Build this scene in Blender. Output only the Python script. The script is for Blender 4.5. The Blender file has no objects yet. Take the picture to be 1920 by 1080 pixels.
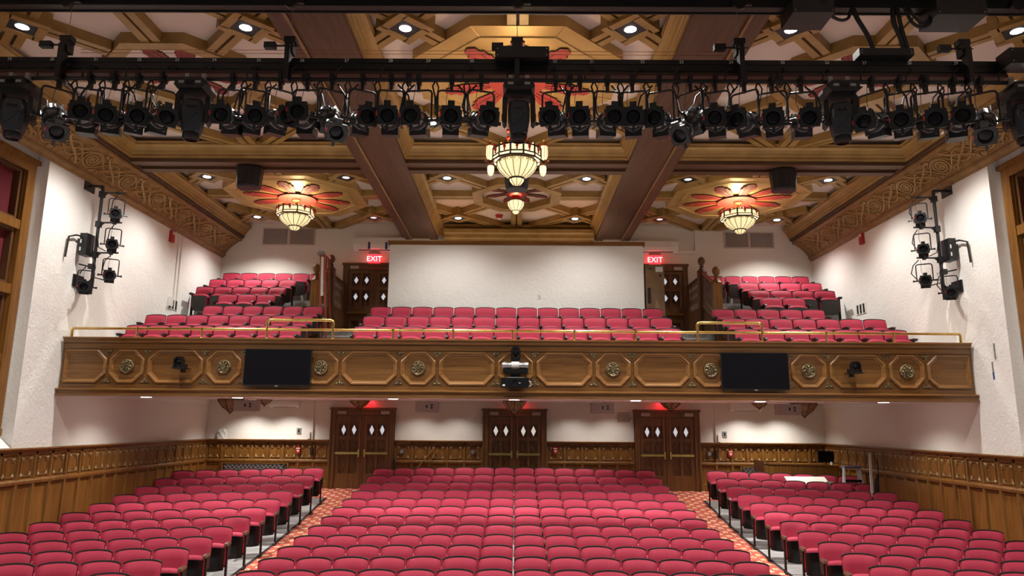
import bpy, math, random
from mathutils import Matrix, Vector
random.seed(7)
PI = math.pi
SC = bpy.context.scene
COL = SC.collection

# ---------------------------------------------------------------- camera, world, exposure, house lights
def V(*a): return Vector(a)
CAM_YAW, CAM_PITCH, CAM_ROLL = math.radians(-0.334028), math.radians(10.760370), math.radians(0.43)
EYE = V(0, 0, 2.9)
fwd = V(math.sin(CAM_YAW)*math.cos(CAM_PITCH), math.cos(CAM_YAW)*math.cos(CAM_PITCH), math.sin(CAM_PITCH))
rgt = V(math.cos(CAM_YAW), -math.sin(CAM_YAW), 0)
upv = rgt.cross(fwd)
r2 = math.cos(CAM_ROLL)*rgt + math.sin(CAM_ROLL)*upv
u2 = -math.sin(CAM_ROLL)*rgt + math.cos(CAM_ROLL)*upv
cam = bpy.data.cameras.new('camera'); cam.sensor_width = 36; cam.lens = 36*1331/1920; cam.clip_start = 0.05; cam.clip_end = 200
cam_o = bpy.data.objects.new('camera', cam); COL.objects.link(cam_o)
m4 = Matrix(((r2.x, u2.x, -fwd.x, EYE.x), (r2.y, u2.y, -fwd.y, EYE.y), (r2.z, u2.z, -fwd.z, EYE.z), (0, 0, 0, 1)))
cam_o.matrix_world = m4
SC.camera = cam_o
vs = SC.view_settings
vs.view_transform = 'Standard'; vs.look = 'None'; vs.gamma = 1; vs.use_curve_mapping = False
vs.exposure = 0.62
W = bpy.data.worlds.new('world'); SC.world = W; W.use_nodes = True
W.node_tree.nodes['Background'].inputs[0].default_value = (1, 0.93, 0.88, 1)
W.node_tree.nodes['Background'].inputs[1].default_value = 0.08

SPOT_W = 430.0          # ceiling downlights over the hall
WASH_W = 120.0           # downlights under the balcony
COOL = (1.0, 0.965, 0.91)
WARM = (1.0, 0.72, 0.40)
def spot(name, loc, power, angle=130, blend=0.6, size=0.08, col=COOL, aim=(0, 0, -1)):
    l = bpy.data.lights.new(name, 'SPOT'); l.energy = power; l.spot_size = math.radians(angle); l.spot_blend = blend
    l.shadow_soft_size = size; l.color = col
    o = bpy.data.objects.new(name, l); COL.objects.link(o); o.location = loc
    o.rotation_euler = Vector(aim).to_track_quat('-Z', 'Y').to_euler()
    return o
def bulb(name, loc, power, size=0.05, col=WARM):
    l = bpy.data.lights.new(name, 'POINT'); l.energy = power; l.shadow_soft_size = size; l.color = col
    o = bpy.data.objects.new(name, l); COL.objects.link(o); o.location = loc
    return o
# unseen fill spots added over the stage apron to brighten the front seats
for x in (-7.0, -3.86, -1.57, 1.57, 3.86, 7.0):
    spot('added_apron_fill', (x, 2.8, 8.28), SPOT_W*0.75, 110, .7, .08)

# ---------------------------------------------------------------- helpers
class MB:
    """collects boxes, tubes, lathes ... and links them as ONE mesh object"""
    def __init__(s): s.v = []; s.f = []; s.mi = []; s.sm = []
    def add(s, vs_, fs, m=0, smooth=False):
        n = len(s.v); s.v += [tuple(p) for p in vs_]
        for f in fs: s.f.append(tuple(i+n for i in f)); s.mi.append(m); s.sm.append(smooth)
        return s
    def box(s, x0, x1, y0, y1, z0, z1, m=0):
        return s.add([(x0,y0,z0),(x1,y0,z0),(x1,y1,z0),(x0,y1,z0),(x0,y0,z1),(x1,y0,z1),(x1,y1,z1),(x0,y1,z1)],
                     [(0,3,2,1),(4,5,6,7),(0,1,5,4),(1,2,6,5),(2,3,7,6),(3,0,4,7)], m)
    def cbox(s, cx, cy, cz, sx, sy, sz, m=0): return s.box(cx-sx/2, cx+sx/2, cy-sy/2, cy+sy/2, cz-sz/2, cz+sz/2, m)
    def prism(s, poly, t0, t1, ax='z', m=0, smooth=False, ms=None):
        """poly in the plane across ax: z:(x,y)  y:(x,z)  x:(y,z)"""
        def P(a, b, t): return {'z': (a, b, t), 'y': (a, t, b), 'x': (t, a, b)}[ax]
        n = len(poly)
        vs_ = [P(a, b, t0) for a, b in poly] + [P(a, b, t1) for a, b in poly]
        s.add(vs_, [tuple(range(n))[::-1], tuple(range(n, 2*n))], m)
        k = len(s.v) - 2*n
        for i in range(n):
            j = (i+1) % n
            s.f.append((k+i, k+j, k+n+j, k+n+i)); s.mi.append(m if ms is None else ms); s.sm.append(smooth)
        return s
    def ring(s, outer, inner, t0, t1, ax='z', m=0):
        """frame between two polygons of equal count, with thickness"""
        def P(a, b, t): return {'z': (a, b, t), 'y': (a, t, b), 'x': (t, a, b)}[ax]
        n = len(outer)
        vs_ = [P(*p, t0) for p in outer] + [P(*p, t0) for p in inner] + [P(*p, t1) for p in outer] + [P(*p, t1) for p in inner]
        fs = []
        for i in range(n):
            j = (i+1) % n
            fs += [(i, j, n+j, n+i), (2*n+i, 3*n+i, 3*n+j, 2*n+j), (i, 2*n+i, 2*n+j, j), (n+i, n+j, 3*n+j, 3*n+i)]
        return s.add(vs_, fs, m)
    def bead(s, path, prof, closed=True, m=0, ax='y', t=0.0):
        """sweep a small profile [(outset, height)] round a polygon in the plane across ax (mitred)"""
        n = len(path); rows = []
        for i in range(n):
            a = Vector(path[i-1]) if (closed or i > 0) else None
            b = Vector(path[i]); c = Vector(path[(i+1) % n]) if (closed or i < n-1) else None
            d1 = (b-a).normalized() if a is not None else (c-b).normalized()
            d2 = (c-b).normalized() if c is not None else d1
            n1 = Vector((d1.y, -d1.x)); n2 = Vector((d2.y, -d2.x))
            k = (n1+n2); k = k/max(1e-6, k.dot(n1)) if k.length > 1e-6 else n1
            row = []
            for o, h in prof:
                q = b + k*o
                row.append({'y': (q.x, t-h, q.y), 'z': (q.x, q.y, t-h), 'x': (t-h, q.x, q.y)}[ax])
            rows.append(row)
        P = len(prof); vs_ = [p for r in rows for p in r]; fs = []
        for i in range(n if closed else n-1):
            j = (i+1) % n
            for k in range(P-1): fs.append((i*P+k, j*P+k, j*P+k+1, i*P+k+1))
        return s.add(vs_, fs, m)
    def extr(s, prof, t0, t1, ax='y', m=0, close=True, smooth=False):
        def P(a, b, t): return {'z': (a, b, t), 'y': (a, t, b), 'x': (t, a, b)}[ax]
        n = len(prof); vs_ = [P(a, b, t0) for a, b in prof] + [P(a, b, t1) for a, b in prof]
        fs = [(i, (i+1) % n, n+(i+1) % n, n+i) for i in range(n if close else n-1)]
        s.add(vs_, fs, m, smooth)
        if close: k = len(s.v)-2*n; s.f += [tuple(range(k+n-1, k-1, -1)), tuple(range(k+n, k+2*n))]; s.mi += [m, m]; s.sm += [False, False]
        return s
    def tube(s, pts, r, n=8, m=0, closed=False, cap=True):
        pts = [Vector(p) for p in pts]; L = len(pts); base = len(s.v)
        rr = r if isinstance(r, (list, tuple)) else [r]*L
        ref = None
        for i, p in enumerate(pts):
            a = pts[i-1] if (i > 0 or closed) else p; c = pts[(i+1) % L] if (i < L-1 or closed) else p
            t = (c-a); t = t.normalized() if t.length > 1e-9 else V(0, 0, 1)
            if ref is None: ref = t.orthogonal().normalized()
            ref = (ref - t*ref.dot(t)); ref = ref.normalized() if ref.length > 1e-6 else t.orthogonal().normalized()
            b = t.cross(ref)
            for k in range(n):
                q = 2*PI*k/n; s.v.append(tuple(p + (ref*math.cos(q) + b*math.sin(q))*rr[i]))
        for i in range(L if closed else L-1):
            j = (i+1) % L
            for k in range(n):
                l = (k+1) % n
                s.f.append((base+i*n+k, base+i*n+l, base+j*n+l, base+j*n+k)); s.mi.append(m); s.sm.append(True)
        if cap and not closed:
            s.f.append(tuple(base+k for k in range(n))[::-1]); s.f.append(tuple(base+(L-1)*n+k for k in range(n))); s.mi += [m, m]; s.sm += [False, False]
        return s
    def lathe(s, prof, n=20, c=(0, 0, 0), m=0, ax='z', smooth=True, cap=False):
        """prof [(radius, height)] turned about ax"""
        base = len(s.v)
        for r, h in prof:
            for k in range(n):
                q = 2*PI*k/n; a, b = r*math.cos(q), r*math.sin(q)
                p = {'z': (a, b, h), 'y': (a, h, b), 'x': (h, a, b)}[ax]
                s.v.append((p[0]+c[0], p[1]+c[1], p[2]+c[2]))
        for i in range(len(prof)-1):
            for k in range(n):
                l = (k+1) % n
                s.f.append((base+i*n+k, base+i*n+l, base+(i+1)*n+l, base+(i+1)*n+k)); s.mi.append(m); s.sm.append(smooth)
        if cap:
            s.f.append(tuple(base+k for k in range(n))[::-1]); s.f.append(tuple(base+(len(prof)-1)*n+k for k in range(n))); s.mi += [m, m]; s.sm += [False, False]
        return s
    def ball(s, c, r, m=0, nu=10, nv=7, sc=(1, 1, 1)):
        prof = [(max(1e-4, math.sin(PI*i/nv)), -math.cos(PI*i/nv)) for i in range(nv+1)]
        k = len(s.v); s.lathe([(a*r, b*r) for a, b in prof], nu, (0, 0, 0), m)
        for i in range(k, len(s.v)):
            p = s.v[i]; s.v[i] = (p[0]*sc[0]+c[0], p[1]*sc[1]+c[1], p[2]*sc[2]+c[2])
        return s
    def grid(s, fn, nu, nv, m=0, smooth=True, flip=False):
        base = len(s.v)
        for j in range(nv+1):
            for i in range(nu+1): s.v.append(tuple(fn(i/nu, j/nv)))
        for j in range(nv):
            for i in range(nu):
                a = base+j*(nu+1)+i; f = (a, a+1, a+nu+2, a+nu+1)
                s.f.append(f[::-1] if flip else f); s.mi.append(m); s.sm.append(smooth)
        return s
    def mark(s): return len(s.v)
    def xf(s, mat, i0=0):
        for i in range(i0, len(s.v)): s.v[i] = tuple(mat @ Vector(s.v[i]))
        return s
    def build(s, name, mats, parent=None, angle=40):
        me = bpy.data.meshes.new(name); me.from_pydata(s.v, [], s.f); me.validate(clean_customdata=False)
        if not isinstance(mats, (list, tuple)): mats = [mats]
        for m in mats: me.materials.append(m)
        if len(me.polygons) == len(s.f):
            me.polygons.foreach_set('material_index', s.mi); me.polygons.foreach_set('use_smooth', s.sm)
        if any(s.sm): me.set_sharp_from_angle(angle=math.radians(angle))
        me.update()
        o = bpy.data.objects.new(name, me); COL.objects.link(o)
        if parent is not None: o.parent = parent
        return o
def tag(o, label, cat, group=None):
    o['label'] = label; o['category'] = cat
    if group: o['group'] = group
    return o
def thing(name, label, cat, loc=(0, 0, 0), rz=0, group=None):
    o = bpy.data.objects.new(name, None); o.empty_display_size = .1; COL.objects.link(o)
    o.location = loc; o.rotation_euler = (0, 0, rz)
    return tag(o, label, cat, group)
def struct(o): o['kind'] = 'structure'; return o
def kids(o): return [c for c in bpy.data.objects if c.parent == o]
def dup(root, loc=None, rz=None, label=None, scale=None, tree=None):
    """copy of a thing with copies of its parts and sub-parts; tree caches the child lists"""
    r = root.copy(); COL.objects.link(r)
    if loc is not None: r.location = loc
    if rz is not None: r.rotation_euler = (0, 0, rz)
    if scale is not None: r.scale = scale
    if label: r['label'] = label
    for ch in (tree.get(root, []) if tree is not None else kids(root)):
        c = ch.copy(); COL.objects.link(c); c.parent = r
        for g in (tree.get(ch, []) if tree is not None else kids(ch)):
            d = g.copy(); COL.objects.link(d); d.parent = c
    return r
def rotz(a): return Matrix.Rotation(a, 4, 'Z')
def rotx(a): return Matrix.Rotation(a, 4, 'X')
def roty(a): return Matrix.Rotation(a, 4, 'Y')
def trans(*a): return Matrix.Translation(Vector(a))
ORD = ['first','second','third','fourth','fifth','sixth','seventh','eighth','ninth','tenth','eleventh','twelfth','thirteenth','fourteenth','fifteenth','sixteenth']
def octagon(a, k=.4142, cx=0, cy=0, ax=None):
    """octagon of apothem a (a pair for x and y); k sets the cut"""
    ax_, ay = a if isinstance(a, tuple) else (a, a)
    c = min(ax_, ay)*(1-k)
    return [(cx-ax_+c, cy-ay), (cx+ax_-c, cy-ay), (cx+ax_, cy-ay+c), (cx+ax_, cy+ay-c), (cx+ax_-c, cy+ay), (cx-ax_+c, cy+ay), (cx-ax_, cy+ay-c), (cx-ax_, cy-ay+c)]
def font(text, size, mat, loc, parent=None, name='lettering', rot=(PI/2, 0, 0), depth=.002, align='CENTER'):
    cu = bpy.data.curves.new(name, 'FONT'); cu.body = text; cu.size = size; cu.extrude = depth; cu.align_x = align; cu.align_y = 'CENTER'
    cu.materials.append(mat)
    tmp = bpy.data.objects.new(name, cu); COL.objects.link(tmp)
    me = bpy.data.meshes.new_from_object(tmp); bpy.data.objects.remove(tmp)
    if not me.materials: me.materials.append(mat)
    o = bpy.data.objects.new(name, me); COL.objects.link(o); o.location = loc; o.rotation_euler = rot
    if parent is not None: o.parent = parent
    return o
FP = (0.00825, 0.0845, 0.339)
def floor_z(y):
    t = max(y, 8.72)-14
    return FP[0]*t*t + FP[1]*t + FP[2]

# ---------------------------------------------------------------- materials
def mat(name, base, rough=.6, metal=0.0, emit=None, es=0, coat=0, spec=None):
    m = bpy.data.materials.new(name); m.use_nodes = True
    b = m.node_tree.nodes['Principled BSDF']
    b.inputs['Base Color'].default_value = (*base, 1); b.inputs['Roughness'].default_value = rough; b.inputs['Metallic'].default_value = metal
    if emit: b.inputs['Emission Color'].default_value = (*emit, 1); b.inputs['Emission Strength'].default_value = es
    if coat: b.inputs['Coat Weight'].default_value = coat
    if spec is not None: b.inputs['Specular IOR Level'].default_value = spec
    return m
def nodes(m): return m.node_tree.nodes, m.node_tree.links, m.node_tree.nodes['Principled BSDF']
def add_noise(m, c1, c2, scale=(1, 1, 1), nscale=5, detail=4, dist=0, lo=.35, hi=.65, bump=0, bdist=.01, coord='Object', rough=None):
    N, L, b = nodes(m)
    tc = N.new('ShaderNodeTexCoord'); mp = N.new('ShaderNodeMapping'); mp.inputs['Scale'].default_value = scale
    L.new(tc.outputs[coord], mp.inputs[0])
    nz = N.new('ShaderNodeTexNoise'); nz.inputs['Scale'].default_value = nscale; nz.inputs['Detail'].default_value = detail; nz.inputs['Distortion'].default_value = dist
    L.new(mp.outputs[0], nz.inputs['Vector'])
    cr = N.new('ShaderNodeValToRGB'); cr.color_ramp.elements[0].position = lo; cr.color_ramp.elements[1].position = hi
    cr.color_ramp.elements[0].color = (*c1, 1); cr.color_ramp.elements[1].color = (*c2, 1)
    L.new(nz.outputs[0], cr.inputs[0]); L.new(cr.outputs[0], b.inputs['Base Color'])
    if bump:
        bp = N.new('ShaderNodeBump'); bp.inputs['Strength'].default_value = bump; bp.inputs['Distance'].default_value = bdist
        L.new(nz.outputs[0], bp.inputs['Height']); L.new(bp.outputs[0], b.inputs['Normal'])
    return m
def wood(name, dark, light, axis, rough=.38, grain=1.0, nscale=20, stretch=.05):
    sc = [grain]*3; sc['xyz'.index(axis)] = grain*stretch
    return add_noise(mat(name, light, rough), dark, light, sc, nscale, 6, .9, .3, .72, .12, .004)
OAK_D, OAK_L = (.135, .052, .008), (.27, .120, .022)
OAK_X = wood('oak_across', OAK_D, OAK_L, 'x')
OAK_Y = wood('oak_along', OAK_D, OAK_L, 'y')
OAK_Z = wood('oak_upright', OAK_D, OAK_L, 'z')
DOORM = wood('door_oak', (.10, .042, .011), (.215, .098, .026), 'z')
FAS_D, FAS_L = (.115, .048, .012), (.215, .098, .025)
FASCIA = wood('fascia_oak', FAS_D, FAS_L, 'x', .33)
FASCIA_M = wood('fascia_moulding', (.16, .070, .02), (.29, .138, .042), 'x', .25)
BEAM_Y = wood('beam_mahogany_along', (.064, .026, .012), (.122, .056, .026), 'y', .5)
BEAM_X = wood('beam_mahogany_across', (.064, .026, .012), (.122, .056, .026), 'x', .5)
RACE_REFL = wood('underside_reflection_brown', (.050, .018, .011), (.085, .032, .02), 'x', .6)
DOORD = wood('dark_door_oak', (.075, .03, .012), (.14, .062, .024), 'z', .4)
GOLD = add_noise(mat('old_gold_paint', (.34, .205, .06), .42, .15), (.29, .172, .048), (.38, .235, .072), (1, 1, 1), 3, 3)
GOLDB = add_noise(mat('bright_gold_leaf', (.45, .28, .10), .38, .35), (.45, .285, .085), (.55, .36, .125), (1, 1, 1), 2, 3)
SCROLL = mat('scroll_highlight_gilt', (.33, .195, .068), .4, .12)  # lighter than the carved band, paints light onto the raised scrolls
CARVE = add_noise(mat('carved_gilt_wood', (.27, .15, .05), .45, .1), (.20, .105, .03), (.29, .165, .055), (1, 1, 1), 6, 4)
CEIL = mat('ceiling_cream', (.66, .56, .50), .85)
REDP = mat('petal_red_paint', (.36, .035, .028), .55)
REDDK = mat('petal_dark_red', (.22, .020, .016), .6)
GROOVE_SHADE = mat('groove_and_shade_brown', (.06, .03, .012), .8)
def plaster(name, col, bump=.5, scale=8.5):
    m = mat(name, col, .85)
    N, L, b = nodes(m)
    tc = N.new('ShaderNodeTexCoord')
    n1 = N.new('ShaderNodeTexNoise'); n1.inputs['Scale'].default_value = scale; n1.inputs['Detail'].default_value = 7; n1.inputs['Roughness'].default_value = .6; n1.inputs['Distortion'].default_value = 1.6
    n2 = N.new('ShaderNodeTexNoise'); n2.inputs['Scale'].default_value = scale*.35; n2.inputs['Detail'].default_value = 3
    L.new(tc.outputs['Object'], n1.inputs['Vector']); L.new(tc.outputs['Object'], n2.inputs['Vector'])
    ad = N.new('ShaderNodeMath'); ad.operation = 'ADD'; L.new(n1.outputs[0], ad.inputs[0]); L.new(n2.outputs[0], ad.inputs[1])
    bp = N.new('ShaderNodeBump'); bp.inputs['Strength'].default_value = bump; bp.inputs['Distance'].default_value = .03
    L.new(ad.outputs[0], bp.inputs['Height']); L.new(bp.outputs[0], b.inputs['Normal'])
    return m
PLASTER = plaster('trowelled_white_plaster', (.86, .84, .80))
PLASTER_S = plaster('smooth_cream_plaster', (.80, .75, .68), .22, 4)
def seatcloth(name, a, b_):
    m = mat(name, a, .75); bs = m.node_tree.nodes['Principled BSDF']
    bs.inputs['Sheen Weight'].default_value = .08; bs.inputs['Sheen Roughness'].default_value = .5
    bs.inputs['Sheen Tint'].default_value = (1, .45, .5, 1)
    return add_noise(m, a, b_, (1, 1, 1), 60, 2, 0, .3, .7, .08, .002)
CLOTH = seatcloth('crimson_seat_cloth', (.345, .012, .043), (.405, .017, .052))
SHELL = wood('seat_shell_dark_wood', (.010, .004, .003), (.022, .009, .006), 'x', .5)
SEATM = mat('black_seat_metal', (.008, .008, .008), .6, spec=.25)
BLACKP = mat('black_seat_plastic', (.006, .006, .006), .22, spec=.3)
BROWNP = mat('brown_seat_plastic', (.022, .016, .013), .45)
BLACKM = mat('black_metal', (.010, .010, .011), .42)
BLACKG = mat('black_gloss', (.008, .008, .009), .16)
ARMW = wood('armrest_wood', (.06, .024, .013), (.115, .050, .028), 'y', .35)
CHROME = mat('worn_steel', (.45, .45, .46), .28, .9)
DARKST = mat('gunmetal_barrel', (.16, .165, .175), .24, .8)
BRASS = add_noise(mat('polished_brass', (.66, .46, .14), .22, 1), (.60, .41, .12), (.72, .52, .18), (1, 1, 1), 8, 2)
BRONZE = add_noise(mat('aged_bronze', (.24, .18, .09), .38, .75), (.10, .075, .04), (.34, .265, .14), (1, 1, 1), 30, 4, 0, .4, .6)
WHITEP = mat('white_plastic', (.78, .76, .72), .45)
GREYP = mat('warm_grey_panel', (.42, .36, .33), .6)
GREYM = mat('grey_metal', (.35, .34, .33), .4, .4)
REDPL = mat('alarm_red', (.45, .018, .015), .35)
LENS = mat('dark_lens', (.006, .006, .008), .25, spec=.25)
SCREEN = mat('screen_black', (.004, .004, .006), .35, spec=.15)
LAMPW = mat('lamp_white', (1, 1, 1), .5, emit=(1, .96, .9), es=14)
LAMPOFF = mat('lamp_unlit', (.5, .5, .5), .3, emit=(1, .96, .9), es=.5)  # faint emission paints brightness on a lens that is switched off
PLATE = mat('slate_lamp_plate', (.014, .018, .03), .5)
GLOW = mat('lamp_glass_cream', (.9, .8, .55), .4, emit=(1.0, .80, .40), es=.55)
GLOWB = mat('lamp_glass_bright', (.95, .9, .7), .4, emit=(1.0, .83, .46), es=.62)
IRON = mat('lamp_black_iron', (.03, .018, .012), .45, .5)
COPPER = mat('lamp_copper', (.40, .17, .07), .35, .8)
EXITR = mat('exit_red_light', (.5, .02, .02), .4, emit=(1, .02, .03), es=2.2)
EXITW = mat('exit_letter_light', (1, .4, .4), .4, emit=(1, .42, .42), es=2.2)
INK = mat('black_ink', (.02, .012, .01), .7)
SIGNB = mat('sign_buff', (.62, .52, .44), .6)
MARKW = mat('white_marking', (.75, .75, .75), .6)
TREAD = add_noise(mat('grey_tread', (.20, .185, .17), .55), (.15, .135, .125), (.26, .245, .225), (1, 1, 1), 7, 4)
DIAM = mat('door_glass_lit', (.8, .82, .85), .3, emit=(.85, .9, 1), es=.35)
DIAM2 = mat('door_glass_warm', (.8, .78, .7), .3, emit=(1, .93, .82), es=.35)
FABRIC = add_noise(mat('organ_grille_cloth', (.11, .003, .009), .9), (.10, .002, .008), (.13, .004, .011), (1, 1, 1), 40, 2)
CARD = add_noise(mat('cardboard', (.20, .12, .06), .8), (.17, .10, .05), (.23, .14, .075), (1, 1, 1), 4, 3)
LADDER = mat('orange_fibreglass', (.34, .075, .03), .5)
ALU = mat('aluminium', (.72, .72, .73), .4, .35)
WHITEB = mat('white_board', (.82, .78, .68), .5)
TAPEB = mat('blue_tape', (.02, .05, .22), .6)
MICA = add_noise(mat('mica_shade', (.30, .17, .07), .4), (.16, .08, .03), (.42, .25, .11), (1, 1, 1), 18, 4)
# ---------------------------------------------------------------- the room shell
YB, XW, XR = 19.93, 8.5, 8.72     # back wall, side walls, recessed front part of the side walls
YR = 12.235                        # where the side walls step back
ZC = 8.56
FLOORM = mat('grey_plank_floor', (.42, .41, .40), .3)
add_noise(FLOORM, (.30, .29, .285), (.55, .54, .53), (.5, 6, 1), 3, 3, .2, .35, .65)
fm = MB()
ys = [-1.0, 4, 8.72] + [8.72+(YB+.2-8.72)*i/24 for i in range(1, 25)]
vs_ = []
for y in ys: vs_ += [(-9.2, y, floor_z(y)), (9.2, y, floor_z(y))]
fm.add(vs_, [(2*i, 2*i+1, 2*i+3, 2*i+2) for i in range(len(ys)-1)], 0, True)
struct(fm.build('floor', FLOORM))
# side walls: plaster faces with real thickness
for sx, nm in ((-1, 'wall_left'), (1, 'wall_right')):
    b = MB()
    x0, x1 = sorted((sx*XW, sx*(XW+.5))); b.box(x0, x1, YR, YB+.3, 3.36, ZC+.2)
    x0, x1 = sorted((sx*XW, sx*(XW+.5))); b.box(x0, x1, YR, 13.26, -.2, 3.36)
    x0, x1 = sorted((sx*XR, sx*(XW+.5))); b.box(x0, x1, -1, YR, 7.40, ZC+.2); b.box(x0, x1, -1, YR, -.2, 2.64); b.box(x0, x1, 12.12, YR, 2.64, 7.40); b.box(x0, x1, -1, 7.22, 2.64, 7.40)
    x0, x1 = sorted((sx*(XR+.15), sx*(XW+.5))); b.box(x0, x1, 7.22, 12.12, 2.64, 7.40)
    struct(b.build(nm, PLASTER))
    b = MB(); x0, x1 = sorted((sx*(XW+.015), sx*(XW+.5))); b.box(x0, x1, 13.26, YB+.3, -.2, 3.62)
    struct(b.build(nm + '_under_balcony', PLASTER_S))
b = MB(); b.box(-9.2, 9.2, YB, YB+.3, -.2, ZC+.2); struct(b.build('wall_back', PLASTER_S))
b = MB(); b.box(-9.2, 9.2, -1, YB+.3, ZC, ZC+.2); struct(b.build('ceiling', CEIL))
# aisle carpets
CARPET = mat('floral_carpet', (.42, .05, .035), .9)
def carpet_nodes(m):
    N, L, b = nodes(m)
    tc = N.new('ShaderNodeTexCoord'); mp = N.new('ShaderNodeMapping'); mp.inputs['Rotation'].default_value = (0, 0, PI/4); mp.inputs['Scale'].default_value = (4.6, 4.6, 0)
    L.new(tc.outputs['Object'], mp.inputs[0])
    vo = N.new('ShaderNodeTexVoronoi'); vo.inputs['Scale'].default_value = 1; vo.inputs['Randomness'].default_value = 0
    nz = N.new('ShaderNodeTexNoise'); nz.inputs['Scale'].default_value = 22; nz.inputs['Detail'].default_value = 3
    L.new(mp.outputs[0], vo.inputs['Vector']); L.new(tc.outputs['Object'], nz.inputs['Vector'])
    a = N.new('ShaderNodeMath'); a.operation = 'MULTIPLY_ADD'; a.inputs[1].default_value = .75; a.inputs[2].default_value = -.375
    L.new(nz.outputs[0], a.inputs[0])
    s = N.new('ShaderNodeMath'); s.operation = 'ADD'; L.new(vo.outputs['Distance'], s.inputs[0]); L.new(a.outputs[0], s.inputs[1])
    cr = N.new('ShaderNodeValToRGB'); e = cr.color_ramp.elements; cr.color_ramp.interpolation = 'CONSTANT'
    e[0].position = 0; e[0].color = (.60, .20, .08, 1); e[1].position = .10; e[1].color = (.70, .50, .29, 1)
    for p, c in ((.27, (.45, .06, .045, 1)), (.40, (.33, .025, .025, 1)), (.50, (.60, .24, .12, 1)), (.56, (.45, .06, .045, 1))):
        q = e.new(p); q.color = c
    L.new(s.outputs[0], cr.inputs[0]); L.new(cr.outputs[0], b.inputs['Base Color'])
carpet_nodes(CARPET)
EDGE = mat('carpet_edge_strip', (.022, .02, .022), .5)
def carpet(x0, x1, y0, y1, label, edges=()):
    n = max(2, int((y1-y0)/.5)); b = MB(); vs_ = []
    for i in range(n+1):
        y = y0+(y1-y0)*i/n; z = floor_z(y)
        vs_ += [(x0, y, z), (x1, y, z), (x1, y, z+.008), (x0, y, z+.008)]
    fs = []
    for i in range(n):
        k = 4*i
        for a, c in ((3, 2), (2, 1), (0, 3)): fs.append((k+a, k+c, k+4+c, k+4+a))
    b.add(vs_, fs); t = struct(b.build('floor_carpet', CARPET)); t['label'] = label
    for ex in edges:
        e = MB(); vs_ = []
        for i in range(n+1):
            y = y0+(y1-y0)*i/n; z = floor_z(y); vs_ += [(ex-.03, y, z), (ex-.03, y, z+.013), (ex+.03, y, z+.013), (ex+.03, y, z)]
        fs = [(4*i+a, 4*i+a+1, 4*i+5+a, 4*i+4+a) for i in range(n) for a in range(3)]
        e.add(vs_, fs); struct(e.build('edge_strip', EDGE, t))
carpet(-4.86, -3.45, 6.0, 18.95, 'red floral aisle carpet running up the left-side aisle', (-4.88,))
carpet(3.45, 4.86, 6.0, 18.95, 'red floral aisle carpet running up the right-side aisle', (4.88,))
carpet(-8.4, 8.4, 18.96, 19.86, 'red floral carpet crossing in front of the back doors')

# ---------------------------------------------------------------- ceiling beams and cornices
trim_n = [0]
def trim(b, m, parent=None, name=None):
    trim_n[0] += 1
    return struct(b.build(name or 'trim_%d' % trim_n[0], m, parent))
TY0, TY1 = 13.72, 14.35
for sx in (-1, 1):
    b = MB()
    def bx(xa, xb, y0, y1, z0, z1): x0, x1 = sorted((sx*xa, sx*xb)); b.box(x0, x1, y0, y1, z0, z1)
    bx(3.04, 3.26, -1, YB, 8.09, ZC); bx(2.27, 2.50, -1, YB, 8.09, ZC); bx(2.50, 3.04, -1, YB, 8.13, ZC)
    o = struct(b.build('ceiling_beam', BEAM_Y))
    c = MB(); c.tube([(sx*3.035, -1, 8.105), (sx*3.035, YB, 8.105)], .022, 6); struct(c.build('beam_bead', CARVE, o))
b = MB()
for x0, x1 in ((-7.9, -3.26), (-2.27, 2.27), (3.26, 7.9)):
    for y0 in (TY0, 7.55):
        b.box(x0, x1, y0, y0+.20, 8.085, ZC); b.box(x0, x1, y0+.20, y0+.43, 8.14, ZC); b.box(x0, x1, y0+.43, y0+.63, 8.085, ZC)
struct(b.build('cross_beam', BEAM_X))
# gold cornice: profile (out from the beam face, z)
CORN = [(0, 8.165), (.03, 8.165), (.045, 8.20), (.045, 8.235), (.06, 8.25), (.085, 8.30), (.125, 8.35), (.17, 8.38), (.185, 8.385), (.185, 8.42), (.20, 8.44), (.20, 8.46), (0, 8.46)]
def cornice_ring(x0, x1, y0, y1):
    """mitred gold cornice round a ceiling cell, faces at x0,x1,y0,y1"""
    b = MB(); n = len(CORN); vs_ = []
    for cx, cy, dx, dy in ((x0, y0, 1, 1), (x1, y0, -1, 1), (x1, y1, -1, -1), (x0, y1, 1, -1)):
        vs_ += [(cx+dx*o, cy+dy*o, z) for o, z in CORN]
    fs = []
    for c in range(4):
        d = (c+1) % 4
        for k in range(n-1): fs.append((c*n+k, d*n+k, d*n+k+1, c*n+k+1))
    b.add(vs_, fs); return b
for x0, x1 in ((-7.9, -3.26), (-2.27, 2.27), (3.26, 7.9)):
    trim(cornice_ring(x0, x1, 8.18, TY0), GOLD)
    trim(cornice_ring(x0, x1, TY1, YB+.4 if abs(x0+x1) > 1 else 19.75), GOLD)
    trim(cornice_ring(x0, x1, 1.3, 7.55), GOLD)
# back cornice of the middle cell comes further down
b = MB(); b.extr([(YB, 7.93), (19.62, 7.93), (19.60, 8.02), (19.52, 8.06), (19.50, 8.15), (19.42, 8.19), (19.40, 8.29), (YB, 8.29)], -2.05, 2.2, 'x'); trim(b, GOLD)
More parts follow.
